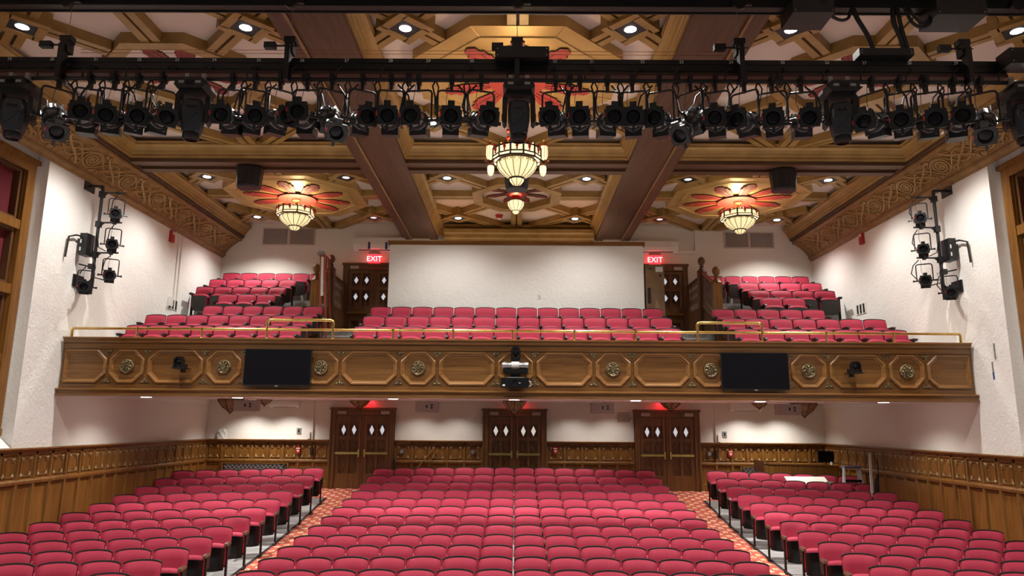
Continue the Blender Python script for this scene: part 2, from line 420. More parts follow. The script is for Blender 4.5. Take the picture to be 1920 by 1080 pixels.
# coved side cornices with carved band
def cove(sx):
    lip = [(8.5, 7.525), (8.46, 7.525), (8.44, 7.56), (8.40, 7.585), (8.385, 7.63), (8.42, 7.66), (8.5, 7.66)]
    b = MB(); b.extr([(sx*x, z) for x, z in lip], -1, YB, 'y'); root = trim(b, CARVE)
    band = []
    for i in range(9):
        t = i/8; x = 8.41-(8.41-7.99)*t; z = 7.645+(8.035-7.645)*t; s = .035*math.sin(PI*t)
        band.append((sx*(x+s*.68), z+s*.73))
    c = MB(); c.extr([(sx*8.6, 7.6)] + band + [(sx*8.6, 8.3)], -1, YB, 'y', 0, True, True); struct(c.build('carved_band', CARVE, root))
    d = MB(); d.extr([(sx*8.01, 8.015), (sx*7.985, 8.01), (sx*7.955, 8.035), (sx*7.95, 8.075), (sx*7.965, 8.10), (sx*8.05, 8.12)], -1, YB, 'y'); struct(d.build('upper_moulding', CARVE, root))
    e = MB(); x0, x1 = sorted((sx*7.90, sx*8.6)); e.box(x0, x1, -1, YB, 8.10, ZC); struct(e.build('cove_plank', BEAM_Y, root))
    # scrollwork in relief, repeated about every 1.25 m
    r = MB()
    def on(y, v, lift=.0):
        t = max(0, min(1, .5+v/.58)); x = 8.41-(8.41-7.99)*t; z = 7.645+(8.035-7.645)*t; s = .035*math.sin(PI*t)
        return (sx*(x+s*.68-.68*lift), y, z+s*.73-.73*lift)
    y0 = 19.3 if sx < 0 else 19.4; per = 1.26
    k = 0
    while y0-k*per > 6.2:
        yc = y0-k*per
        pts = []
        for i in range(38):
            a = i/37*2.6*2*PI; rad = .035+.155*i/37
            pts.append(on(yc+1.25*rad*math.cos(a+1.1), rad*math.sin(a+1.1), .022))
        r.tube(pts, [.030-.012*i/37 for i in range(38)], 6)
        r.ball(on(yc, 0, .022), .045, 0, 8, 5)
        for sgn in (1, -1):       # crossing vines between two spirals
            pts = [on(yc-per/2+.33*math.sin(i/14*PI-PI/2)*sgn, -.24+.48*i/14, .020) for i in range(15)]
            r.tube(pts, .026, 6)
            pts = [on(yc-per*i/16, sgn*.17*math.cos(i/16*2*PI)+.02*sgn, .014) for i in range(17)]
            r.tube(pts, .020, 5)
        for dy, v, ry, rv in ((-.33, .16, .10, .055), (-.33, -.17, .11, .05), (-.93, .17, .10, .05), (-.93, -.15, .10, .055), (-.5, .05, .06, .07), (-.76, -.05, .06, .07), (.22, .2, .05, .03), (.2, -.21, .06, .03)):
            pts = [on(yc+dy+ry*math.cos(q*2*PI/10), v+rv*math.sin(q*2*PI/10), .012) for q in range(10)]
            r.tube(pts, .015, 5, 0, True)
            r.ball(on(yc+dy, v, .006), .034, 0, 7, 4, (.8, 1.6, .8))
        k += 1
    # centre the leaf balls properly (ball() already places them)
    struct(r.build('scroll_carving', SCROLL, root))
cove(-1); cove(1)

# ---------------------------------------------------------------- ceiling cells: ribs, octagons, petals, lamps
ZR = 8.40
def rib(b, p, q, w=.30):
    p, q = Vector(p), Vector(q); d = (q-p); L = d.length; a = math.atan2(d.y, d.x)
    M = trans(p.x, p.y, 0) @ rotz(a)
    for y0, y1, z0, m in ((-w/2, -.022, ZR, 0), (.022, w/2, ZR, 0), (-.022, .022, ZR+.035, 1)):
        k = b.mark(); b.box(0, L, y0, y1, z0, ZC, m); b.xf(M, k)
def cell(cx, cy, hw, yn, yf, kind):
    """kind 'ring','small','solid'"""
    b = MB(); aw = {'ring': 1.13, 'small': 1.09, 'solid': 1.60}[kind]
    dl = 1.585
    rib(b, (cx, cy-aw), (cx, yn)); rib(b, (cx, cy+aw), (cx, yf)); rib(b, (cx-aw, cy), (cx-hw, cy)); rib(b, (cx+aw, cy), (cx+hw, cy))
    for sx in (-1, 1):
        for sy in (-1, 1):
            lx, ly = cx+sx*dl, cy+sy*(dl+.02)
            k = aw*.7071*1.0
            rib(b, (cx+sx*aw*.72, cy+sy*aw*.72), (lx-sx*.2, ly-sy*.2), .26)
            e = min(hw-dl, (yf-cy if sy > 0 else cy-yn)-dl)          # outward to corner
            rib(b, (lx+sx*.2, ly+sy*.2), (lx+sx*e, ly+sy*e), .26)
            ey = (yf-ly) if sy > 0 else (ly-yn); ex = dl
            t = min(ex, ey); rib(b, (lx-sx*.2, ly+sy*.2), (lx-sx*t, ly+sy*t), .26)
            t = min(hw-dl, dl); rib(b, (lx+sx*.2, ly-sy*.2), (lx+sx*t, ly-sy*t), .26)
            # woven square frame round the lamp
            k0 = b.mark()
            for q in range(4):
                k1 = b.mark(); b.box(-.30, .19, .17, .29, ZR-.06, ZC, 0); b.xf(rotz(q*PI/2), k1)
            b.box(-.26, .26, -.26, .26, ZR+.06, ZC, 0)
            b.xf(trans(lx, ly, 0) @ rotz(PI/4), k0)
    if kind == 'small': b.ring(octagon(1.09, .4142, cx, cy), octagon(.845, .4142, cx, cy), ZR-.01, ZC)
    if kind == 'ring': b.ring(octagon(1.13, .4142, cx, cy), octagon(.93, .4142, cx, cy), ZR-.02, ZC)
    trim(b, [GOLD, GROOVE_SHADE])
def petal_poly(R, r0, w, small=False):
    if small: return [(r0, -.07), (R*.6, -w*.75), (R*.72, -w), (R*.8, -w*.75), (R*.86, -w*.7), (R, 0), (R*.86, w*.7), (R*.8, w*.75), (R*.72, w), (R*.6, w*.75), (r0, .07)]
    return [(r0, -.06), (R*.72, -w*.95), (R*.74, -w*.8), (R*.84, -w*.85), (R*.86, -w*.55), (R*.95, -w*.55), (R, 0), (R*.95, w*.55), (R*.86, w*.55), (R*.84, w*.85), (R*.74, w*.8), (R*.72, w*.95), (r0, .06)]
def medallion(cx, cy, kind, label):
    t = thing('ceiling_medallion', label, 'ceiling medallion', (cx, cy, 0), 0, 'petal medallions on the ceiling')
    if kind == 'solid':
        b = MB(); b.prism(octagon(1.62), ZR-.01, ZC); b.build('gilded_octagon', GOLDB, t)
        b = MB(); b.bead(octagon(1.30), [(0, 0), (.01, .02), (.035, .02), (.05, 0)], True, 0, 'z', ZR-.01)
        for i in range(8):
            p, q = Vector(octagon(1.62)[i]), Vector(octagon(1.30)[i]); b.tube([(p.x, p.y, ZR-.012), (q.x, q.y, ZR-.012)], .008, 5)
        b.build('raised_border', GOLDB, t)
        z0, R, r0, w, n, rd, m = ZR-.01, 1.28, .34, .19, 10, .46, REDP
    elif kind == 'ring':
        b = MB(); b.prism(octagon(.92), ZC-.03, ZC-.001); b.build('cream_panel', CEIL, t)
        z0, R, r0, w, n, rd, m = ZC-.03, .86, .24, .16, 8, .33, REDDK
    else:
        z0, R, r0, w, n, rd, m = ZC-.001, .84, .2, .105, 8, .28, REDDK
    for k in range(n):
        b = MB(); b.prism(petal_poly(R, r0, w, kind == 'small'), z0-.028, z0, ms=1)  # petal sides coloured dark to paint the shade on them
        for s in (-1, 1): b.tube([(r0+.05, s*.02, z0-.029), (R*.8, s*w*.38, z0-.029)], .006, 4, 1)
        b.xf(rotz(2*PI*k/n-PI/2 + (PI/8 if kind != 'solid' else 0)))
        b.build('petal', [m, GROOVE_SHADE], t)
    b = MB(); b.lathe([(rd, z0-.06), (.01, z0-.06)], 36, smooth=False); b.lathe([(rd, z0), (rd, z0-.06)], 36, m=1, smooth=False); b.build('centre_disc', [REDP if kind == 'solid' else REDDK, GROOVE_SHADE], t)  # disc side carries the same painted shade as the petals
    return t
CX, CYF, CYB = 5.47, 10.75, 16.98
for cx, hw in ((-CX, 2.2), (0, 2.27), (CX, 2.2)):
    cell(cx*.992, CYF, hw, 8.2, TY0, 'solid' if cx == 0 else 'ring')
    cell(cx, CYB, hw, TY1, YB if cx else 19.75, 'small' if cx == 0 else 'solid')
medallion(0, CYF, 'solid', 'big gilded octagon medallion with red petals behind the central black moving light')
medallion(-CX*.992, CYF, 'ring', 'dark red petal medallion above the lighting pipe, left-side front ceiling bay')
medallion(CX*.992, CYF, 'ring', 'dark red petal medallion above the lighting pipe, right-side front ceiling bay')
medallion(-CX, CYB, 'solid', 'gilded octagon medallion with glowing red petals over the left-side balcony seats')
medallion(CX, CYB, 'solid', 'gilded octagon medallion with glowing red petals over the right-side balcony seats')
medallion(0, CYB, 'small', 'small dark red star medallion in a gold ring above the white booth wall')
# recessed downlights
def downlight_proto(mat_):
    t = thing('recessed_downlight', '', 'ceiling light', (0, 0, 0), PI/4, 'recessed ceiling downlights')
    b = MB(); b.box(-.168, .168, -.168, .168, 8.352, 8.44); b.build('trim_plate', PLATE, t)
    b = MB(); b.lathe([(.001, 8.347), (.075, 8.347), (.085, 8.352)], 20); b.build('lens', mat_, t)
    return t
BAYS = {(-1, 0): 'left-side front ceiling bay', (0, 0): 'middle front ceiling bay', (1, 0): 'right-side front ceiling bay',
        (-1, 1): 'left-side rear ceiling bay', (0, 1): 'middle rear ceiling bay', (1, 1): 'right-side rear ceiling bay'}
OFF = {(-1, 1, 1, -1), (-1, 1, 1, 1), (1, 1, -1, -1), (1, 1, -1, 1)}
pon = downlight_proto(LAMPW); poff = downlight_proto(LAMPOFF); used = set()
for (bx_, by), bay in BAYS.items():
    for sx in (-1, 1):
        for sy in (-1, 1):
            x = bx_*CX*(.992 if by == 0 else 1)+sx*1.585; y = (CYF, CYB)[by]+sy*1.605
            off = (bx_, by, sx, sy) in OFF
            lab = '%s square downlight in the %s, %s corner %s' % ('unlit' if off else 'lit', bay, 'near' if sy < 0 else 'far', 'by left-side edge' if sx < 0 else 'by right-side edge')
            p = poff if off else pon
            if p in used: dup(p, (x, y, 0), PI/4, lab)
            else: p.location = (x, y, 0); p['label'] = lab; used.add(p)
            if not off: spot('downlight_beam', (x, y, 8.33), SPOT_W*(1 if by == 0 else .75), 125, .7, .07)
# ---------------------------------------------------------------- balcony
YF = 13.27
b = MB()
b.add([(-8.5, YF+.03, 3.345), (8.5, YF+.03, 3.345), (8.5, YB, 3.475), (-8.5, YB, 3.475),
       (-8.5, YF+.03, 4.05), (8.5, YF+.03, 4.05), (8.5, YB, 4.05), (-8.5, YB, 4.05)],
      [(0, 3, 2, 1), (4, 5, 6, 7), (0, 1, 5, 4), (1, 2, 6, 5), (2, 3, 7, 6), (3, 0, 4, 7)])
struct(b.build('balcony_floor_slab', PLASTER_S))
RISE = [('c', 15.10, 4.06), ('b', 15.85, 4.40), ('a', 16.60, 4.735), ('u1', 17.35, 5.15), ('u2', 18.10, 5.48), ('u3', 18.85, 5.83), ('u4', 19.55, 6.155)]
b = MB()                                                       # stepped tiers
for n, y, z in RISE[1:3]: b.box(-8.5, 8.5, y-.40, 17.0, 4.05, z)
b.box(-8.5, 8.5, 16.95, 17.05, 4.05, 4.735)
for sx in (-1, 1):
    for i, (n, y, z) in enumerate(RISE[3:]):
        x0, x1 = sorted((sx*5.12, sx*8.5)); y0 = y-.36
        if n == 'u1': x0, x1 = sorted((sx*5.12, sx*8.5))
        b.box(x0, x1, y0, YB, 4.05, z)
    x0, x1 = sorted((sx*3.2, sx*5.12)); b.box(x0, x1, 17.0, YB, 4.05, 5.06)       # landing inside the balcony doors
    for k, (ys_, zs) in enumerate(((14.45, 4.17), (14.95, 4.29), (15.45, 4.41), (15.95, 4.57), (16.45, 4.73), (16.75, 4.90))):   # aisle steps
        x0, x1 = sorted((sx*3.62, sx*4.56)); b.box(x0, x1, ys_, 17.0, 4.05, zs)
    for k in range(7):                                                            # side stairs
        x0, x1 = sorted((sx*5.14, sx*5.94)); b.box(x0, x1, 16.86+k*.36, YB, 4.05, 5.0+.168*k)
struct(b.build('balcony_tier', TREAD))
b = MB()                                                       # worn metal nosings on the steps
for sx in (-1, 1):
    for ys_, zs in ((14.45, 4.17), (14.95, 4.29), (15.45, 4.41), (15.95, 4.57), (16.45, 4.73), (16.75, 4.90)):
        x0, x1 = sorted((sx*3.62, sx*4.56)); b.box(x0, x1, ys_-.006, ys_+.03, zs-.03, zs+.004)
    for k in range(7):
        x0, x1 = sorted((sx*5.14, sx*5.94)); b.box(x0, x1, 16.854+k*.36, 16.89+k*.36, 4.97+.168*k, 5.004+.168*k)
struct(b.build('trim_step_nosing', GREYP))
# parapet
PAR = thing('balcony_parapet', 'carved oak balcony front with octagon panels and bronze rosettes', 'balcony front', (0, YF, 0))
def pp(b, n, m, parent=None): b.xf(trans(0, -YF, 0)); return b.build(n, m, parent or PAR)
b = MB(); b.box(-8.49, 8.49, YF, YF+.16, 3.36, 4.32); pp(b, 'panel_board', FASCIA)
b = MB(); b.extr([(YF+.2, 4.325), (YF-.045, 4.325), (YF-.06, 4.345), (YF-.07, 4.395), (YF-.10, 4.40), (YF-.10, 4.425), (YF+.2, 4.425)], -8.47, 8.47, 'x'); pp(b, 'cap_rail', FASCIA_M)
b = MB(); b.extr([(YF+.12, 3.335), (YF-.09, 3.335), (YF-.095, 3.36), (YF-.055, 3.37), (YF-.055, 3.435), (YF-.10, 3.445), (YF-.10, 3.468), (YF+.0, 3.485), (YF+.12, 3.485)], -8.495, 8.495, 'x'); pp(b, 'bottom_ledge', FASCIA_M)
b = MB(); b.box(-8.47, 8.47, YF-.018, YF, 4.215, 4.325); b.box(-8.47, 8.47, YF-.012, YF, 3.485, 3.55); pp(b, 'frieze_board', FASCIA)
PR = [(0, 0), (.004, .03), (.022, .042), (.042, .036), (.052, .018), (.075, .012), (.08, 0)]
SPC = 1.814; ZP = 3.885
def moulded(b, poly): b.bead(poly, [(-o, h) for o, h in PR], True, 0, 'y', YF)
def orient(poly): return poly if sum(poly[i-1][0]*poly[i][1]-poly[i][0]*poly[i-1][1] for i in range(len(poly))) > 0 else poly[::-1]
for k in range(-4, 5):
    xc = k*SPC
    b = MB(); moulded(b, orient([(x, z+ZP) for x, z in octagon((.33, .315), .42)][::1])); b.xf(trans(xc, 0, 0))
    pp(b, 'octagon_moulding', FASCIA_M)
    if k == 0: pass
    b = MB(); b.lathe([(.001, -.052), (.045, -.05), (.055, -.035), (.085, -.03), (.10, -.042), (.122, -.045), (.135, -.03), (.138, 0)], 28, (xc, YF, ZP), 0, 'y')
    for q in range(8):
        a = q*PI/4; b.ball((xc+.078*math.cos(a), YF-.034, ZP+.078*math.sin(a)), .024, 0, 7, 5)
        b.ball((xc+.045*math.cos(a+.4), YF-.048, ZP+.045*math.sin(a+.4)), .014, 0, 6, 4)
    pp(b, 'rosette', BRONZE)
for k in range(-4, 4):
    xc = (k+.5)*SPC
    b = MB(); moulded(b, orient([(x, z+ZP) for x, z in octagon((.52, .315), .42)])); b.xf(trans(xc, 0, 0)); pp(b, 'long_moulding', FASCIA_M)
for sx in (-1, 1):
    xa, xb = sx*7.63, sx*8.43
    poly = [(xa, ZP-.14), (xa+sx*.18, ZP-.315), (xb, ZP-.315), (xb, ZP+.315), (xa+sx*.18, ZP+.315), (xa, ZP+.14)]
    b = MB(); moulded(b, orient(poly)); pp(b, 'end_moulding', FASCIA_M)
for k in range(-9, 9):                                              # leaf corner pieces between the panels
    xc = (k+.5)*SPC/2 + (.09 if k % 2 == 0 else -.09) * (1 if True else 0)
    xc = (k//2)*SPC + (.36 if k % 2 == 0 else SPC-.36)
    if abs(xc) > 7.7: continue
    b = MB()
    for sz in (-1, 1):
        z = ZP+sz*.26
        b.prism([(xc-.09, z+sz*.045), (xc+.09, z+sz*.045), (xc, z-sz*.055)], YF-.012, YF, 'y')
        b.ball((xc, YF-.014, z+sz*.012), .018, 0, 7, 5)
        for s in (-1, 1): b.ball((xc+s*.045, YF-.012, z+sz*.025), .02, 0, 7, 5, (1.3, .6, .7))
        b.ball((xc, YF-.012, z-sz*.022), .015, 0, 7, 5)
    pp(b, 'leaf_corner', BRONZE)
# brass rail
RAIL = thing('brass_guard_rail', 'polished brass guard rail along the top of the balcony front', 'railing', (0, 13.32, 0))
def rp(b, n): b.xf(trans(0, -13.32, 0)); return b.build(n, BRASS, RAIL)
b = MB(); b.tube([(-8.40, 13.32, 4.425), (-8.40, 13.32, 4.57), (-8.385, 13.32, 4.595), (-8.35, 13.32, 4.603), (8.31, 13.32, 4.603), (8.345, 13.32, 4.595), (8.36, 13.32, 4.57), (8.36, 13.32, 4.425)], .025, 10); rp(b, 'long_rail')
for xa, xb in ((-4.70, -3.455), (3.425, 4.64)):
    b = MB(); b.tube([(xa, 13.32, 4.60), (xa, 13.32, 4.74), (xa+.02, 13.32, 4.775), (xa+.06, 13.32, 4.788), (xb-.06, 13.32, 4.788), (xb-.02, 13.32, 4.775), (xb, 13.32, 4.74), (xb, 13.32, 4.60)], .026, 10)
    for x in (xa, xb): b.lathe([(.027, -.03), (.027, .03)], 10, (x, 13.32, 4.603), 0, 'z', True, True)
    rp(b, 'raised_aisle_rail')
for x in (-7.16, -5.934, -4.70, -3.455, -2.315, -1.18, -.06, 1.104, 2.26, 3.425, 4.64, 5.843, 7.10):
    b = MB(); b.lathe([(.028, 4.425), (.026, 4.44), (.021, 4.445), (.021, 4.575), (.032, 4.58), (.032, 4.625)], 10, (x, 13.32, 0)); rp(b, 'rail_post')
# booth wall in the middle of the balcony
YBO = 17.22
b = MB(); b.box(-3.16, 3.16, YBO, YBO+1.4, 4.05, 7.26); struct(b.build('wall_booth', PLASTER))
b = MB(); b.extr([(YBO-.07, 7.345), (YBO-.07, 7.325), (YBO-.045, 7.315), (YBO-.04, 7.265), (YBO-.02, 7.255), (YBO+1.42, 7.255), (YBO+1.42, 7.345)], -3.2, 3.2, 'x'); trim(b, OAK_X)
t = thing('light_switch', 'small white switch plate on the white booth wall', 'switch', (.575, YBO, 5.96))
b = MB(); b.cbox(0, -.005, 0, .08, .01, .125); b.build('cover_plate', WHITEP, t)
b = MB(); b.cbox(0, -.012, 0, .03, .008, .06); b.build('rocker', SIGNB, t)

# ---------------------------------------------------------------- wainscot
LEAF = add_noise(mat('pale_carved_leaf', (.34, .22, .09), .4), (.16, .09, .03), (.46, .32, .15), (1, 1, 1), 25, 3)
CAPZ, FRT, FRB, LOWT = 2.41, 2.29, 1.88, 1.77
def wainscot(name, M, n, pitch, zf, start=0.0, skip=()):
    """local frame: x along the wall, -y out of it; zf(x) = floor height"""
    L = n*pitch; s = MB(); l = MB(); p = MB(); c = MB()
    # boarding behind, following the floor
    for i in range(n):
        x0, x1 = start+i*pitch, start+(i+1)*pitch
        z0, z1 = zf(x0), zf(x1)
        p.add([(x0, -.02, z0), (x1, -.02, z1), (x1, -.02, CAPZ), (x0, -.02, CAPZ)], [(0, 1, 2, 3)])
        # base board
        s.add([(x0, -.08, z0), (x1, -.08, z1), (x1, -.08, z1+.17), (x0, -.08, z0+.17), (x0, -.02, z0+.19), (x1, -.02, z1+.19)], [(0, 1, 2, 3), (3, 2, 5, 4)])
        # stile with chamfered edges
        for xs in ([x0] if i < n-1 else [x0, x1]):
            zz = zf(xs)
            s.extr([(xs-.042, -.02), (xs-.026, -.052), (xs+.026, -.052), (xs+.042, -.02)], zz+.1, CAPZ-.05, 'z')
        # upper panel: carved frame with leaf corners
        a, d = x0+.075, x1-.075; q = .065
        poly = [(a+q, FRB+.04), (d-q, FRB+.04), (d-q, FRB+.04+q), (d, FRB+.04+q), (d, FRT-.03-q), (d-q, FRT-.03-q), (d-q, FRT-.03), (a+q, FRT-.03), (a+q, FRT-.03-q), (a, FRT-.03-q), (a, FRB+.04+q), (a+q, FRB+.04+q)]
        c.bead(poly, [(0, 0), (-.003, .015), (-.018, .016), (-.026, 0)], True, 0, 'y', -.02)
        for xx in (a+.035, d-.035):
            for zz in (FRB+.075, FRT-.065):
                l.ball((xx, -.032, zz), .028, 0, 7, 5, (1.25, .7, 1.1))
                sx = 1 if xx > (a+d)/2 else -1; sz = 1 if zz > (FRB+FRT)/2 else -1
                l.ball((xx-sx*.032, -.03, zz+sz*.014), .019, 0, 6, 4, (1.2, .6, .8)); l.ball((xx+sx*.006, -.03, zz-sz*.036), .019, 0, 6, 4, (.8, .6, 1.2))
                l.ball((xx+sx*.02, -.034, zz+sz*.02), .019, 0, 6, 4)
        # lower panel moulding
        zb0, zb1 = zf(x0)+.24, zf(x1)+.24
        c.add([(x0+.05, -.05, LOWT), (x1-.05, -.05, LOWT), (x1-.08, -.02, LOWT-.035), (x0+.08, -.02, LOWT-.035)], [(0, 3, 2, 1)])
    s.extr([(-.02, FRB-.085), (-.058, FRB-.075), (-.064, FRB-.03), (-.05, FRB), (-.02, FRB+.012)], start, start+L, 'x')
    s.extr([(-.02, FRT-.005), (-.052, FRT+.01), (-.052, CAPZ-.05), (-.02, CAPZ-.05)], start, start+L, 'x')
    s.extr([(0, CAPZ-.06), (-.085, CAPZ-.06), (-.10, CAPZ-.03), (-.135, CAPZ-.02), (-.135, CAPZ), (0, CAPZ+.004)], start, start+L, 'x')
    root = p.xf(M).build(name, OAK_Z); struct(root)
    for mb, nm, mt in ((s, 'stile_and_rail', OAK_Z), (c, 'panel_moulding', OAK_Z), (l, 'leaf_carving', LEAF)): struct(mb.xf(M).build(nm, mt, root))
flat = lambda x: floor_z(YB)
XD = [(-5.075, -3.31), (-.89, .865), (3.27, 5.05)]
for i, (x0, x1) in enumerate(((-8.46, -5.09), (-3.30, -.90), (.875, 3.26), (5.06, 8.46))):
    n = (8, 5, 5, 8)[i]
    wainscot('trim_wainscot_back', trans(x0, YB, 0), n, (x1-x0)/n, flat)
ML = trans(-XW, 19.90, 0) @ rotz(PI/2); MR = trans(XW, 19.90, 0) @ rotz(-PI/2)
nside = 23; pl = .441
wainscot('trim_wainscot_left', trans(-XW, 19.90-nside*pl, 0) @ rotz(PI/2), nside, pl, lambda x: floor_z(19.90-nside*pl+x))
wainscot('trim_wainscot_right', trans(XW, 19.90, 0) @ rotz(-PI/2), nside, pl, lambda x: floor_z(19.90-x))
# solid backing in front of the recessed wall part so that the wainscot stays straight
for sx in (-1, 1):
    b = MB(); x0, x1 = sorted((sx*XW, sx*XR)); b.box(x0, x1, 10.0, YR, -.1, 2.405); trim(b, OAK_Y)
# pilaster strip against the back wall at the inner ends of the outer bays
for x in (-5.62, 5.55):
    b = MB(); b.box(x-.06, x+.06, YB-.05, YB, 2.415, 3.46); trim(b, PLASTER_S)
# radiator grilles in the back wainscot
GRB = mat('grille_black', (.012, .012, .013), .5)
def fret(x0, x1, z0, z1, label):
    t = thing('radiator_grille', label, 'grille', ((x0+x1)/2, YB-.06, z0), 0, 'fretwork grilles in the back panelling')
    w = (x1-x0)/2; h = z1-z0
    b = MB(); b.box(-w, w, -.012, 0, 0, h); b.build('dark_backing', GRB, t)
    b = MB(); st = .115; k = -int(w/st)-2
    while k*st < w:
        for s in (1, -1):
            for off in (0, .035):
                xa = k*st+off; pts = []
                for i in range(9):
                    x = xa+s*(i/8-.5)*h*1.0; z = h*i/8
                    if -w+.01 < x < w-.01: pts.append((x, -.022, z))
                if len(pts) > 1: b.tube(pts, .0065, 4)
        k += 1
    b.build('fret_grille', GREYM, t)
    b = MB(); b.ring([(-w-.04, -.02), (w+.04, -.02), (w+.04, h+.03), (-w-.04, h+.03)], [(-w, 0), (w, 0), (w, h), (-w, h)], -.035, 0, 'y'); b.build('grille_frame', OAK_X, t)
fret(-7.95, -6.2, 1.33, 1.76, 'dark fretwork radiator grille in the left-side back panelling')
fret(6.15, 7.95, 1.33, 1.76, 'dark fretwork radiator grille half hidden behind the wooden sound desk')

# ---------------------------------------------------------------- doors
def door(num, x0, x1, z0, zt, M_, md, lab, rows, fx0, fx1, hide=0):
    """x0..x1 clear opening, fx0..fx1 outside of the frame"""
    root = MB(); y = YB
    ft = zt+.17
    root.box(fx0, x0, y-.11, y, z0, ft); root.box(x1, fx1, y-.11, y, z0, ft); root.box(x0, x1, y-.11, y, zt, ft)
    root.box(fx0-.03, fx1+.03, y-.14, y, ft-.03, ft+.03)
    for s, xx in ((1, fx0), (-1, fx1)): root.box(min(xx, xx+s*.035), max(xx, xx+s*.035), y-.13, y, z0, ft)
    o = struct(root.build('door_%d' % num, M_))
    xm = (x0+x1)/2; w = (x1-x0)/2-.012
    b = MB(); b.box(xm-.025, xm+.025, y-.085, y, z0, zt); struct(b.build('door_mullion', M_, o))
    for side, xa in ((-1, x0+.005), (1, xm+.028)):
        b = MB(); wl = w-.025; H = zt-z0-.01; Z0 = z0+.005
        b.box(xa, xa+wl, y-.022, y-.002, Z0, Z0+H)
        sw = .105
        b.box(xa, xa+sw, y-.075, y-.02, Z0, Z0+H); b.box(xa+wl-sw, xa+wl, y-.075, y-.02, Z0, Z0+H)
        rails = rows['rails']
        for ra, rb in rails: b.box(xa+sw, xa+wl-sw, y-.075, y-.02, Z0+ra*H, Z0+rb*H)
        xc = xa+wl/2
        for ra, rb in rows['mid']: b.box(xc-.035, xc+.035, y-.075, y-.02, Z0+ra*H, Z0+rb*H)
        for dz, dh, glass in rows['diam']:
            for s in (-1, 1):
                cx = xc+s*(wl/2-sw+.035)/2; cz = Z0+dz*H; hw = rows['hw']-.002; hh = dh
                if glass:
                    b.ring([(cx-hw-.02, cz), (cx, cz-hh-.035), (cx+hw+.02, cz), (cx, cz+hh+.035)], [(cx-hw, cz), (cx, cz-hh), (cx+hw, cz), (cx, cz+hh)], y-.07, y-.02, 'y')
                else:
                    hw = .075
                    b.ring([(cx-hw-.018, cz), (cx, cz-hh-.03), (cx+hw+.018, cz), (cx, cz+hh+.03)], [(cx-hw, cz), (cx, cz-hh), (cx+hw, cz), (cx, cz+hh)], y-.055, y-.02, 'y')
        lf = struct(b.build('door_leaf', M_, o))
        for dz, dh, glass in rows['diam']:
            if not glass: continue
            for s in (-1, 1):
                cx = xc+s*(wl/2-sw+.035)/2; cz = Z0+dz*H; hw = rows['hw']
                g = MB(); g.prism([(cx-hw, cz), (cx, cz-dh), (cx+hw, cz), (cx, cz+dh)], y-.034, y-.02, 'y')
                struct(g.build('diamond_pane', md, lf))
        g = MB(); zb = Z0+rows['bar']*H
        g.box(xa+.02, xa+wl-.03, y-.135, y-.095, zb-.028, zb+.028)
        xe = xa+wl-.05 if side < 0 else xa+.05
        g.box(xe-.022, xe+.022, y-.145, y-.06, zb-.1, zb+.1); xo = xa+.06 if side < 0 else xa+wl-.06
        g.box(xo-.03, xo+.03, y-.13, y-.06, zb-.03, zb+.03)
        struct(g.build('push_bar', BRASS, lf))
        g = MB(); g.box(xe-.011, xe+.011, y-.10, y-.075, zb+.1, Z0+H-.02)
        if num <= 3: struct(g.build('latch_rod', COPPER, lf))
        g = MB(); xk = xa+.05 if side < 0 else xa+wl-.25
        g.box(xk, xk+.23, y-.15, y-.11, zt+.02, zt+.11); struct(g.build('door_closer', GREYP, o))
    return o
LOWER = dict(rails=[(0, .20), (.44, .50), (.66, .71), (.88, 1)], mid=[(.2, .44), (.5, .66), (.71, .88)], diam=[(.795, .14, True), (.32, .16, False), (.58, .10, False)], bar=.475, hw=.068)
ZF = floor_z(YB)
door(1, -4.93, -3.43, ZF, 3.085, DOORM, DIAM, '', LOWER, -5.075, -3.31)
door(2, -.745, .72, ZF, 3.085, DOORM, DIAM2, '', LOWER, -.89, .865)
door(3, 3.40, 4.905, ZF, 3.085, DOORM, DIAM, '', LOWER, 3.27, 5.05)
UPPER = dict(rails=[(0, .14), (.30, .50), (.725, .775), (.955, 1)], mid=[(.14, .30), (.50, .725), (.775, .955)], diam=[(.862, .105, True), (.635, .105, True)], bar=.41, hw=.066)
door(4, -4.79, -3.25, 5.06, 7.17, DOORD, DIAM, '', UPPER, -4.94, -3.18)
door(5, 3.25, 4.76, 5.06, 7.19, DOORD, DIAM, '', UPPER, 3.18, 4.89)

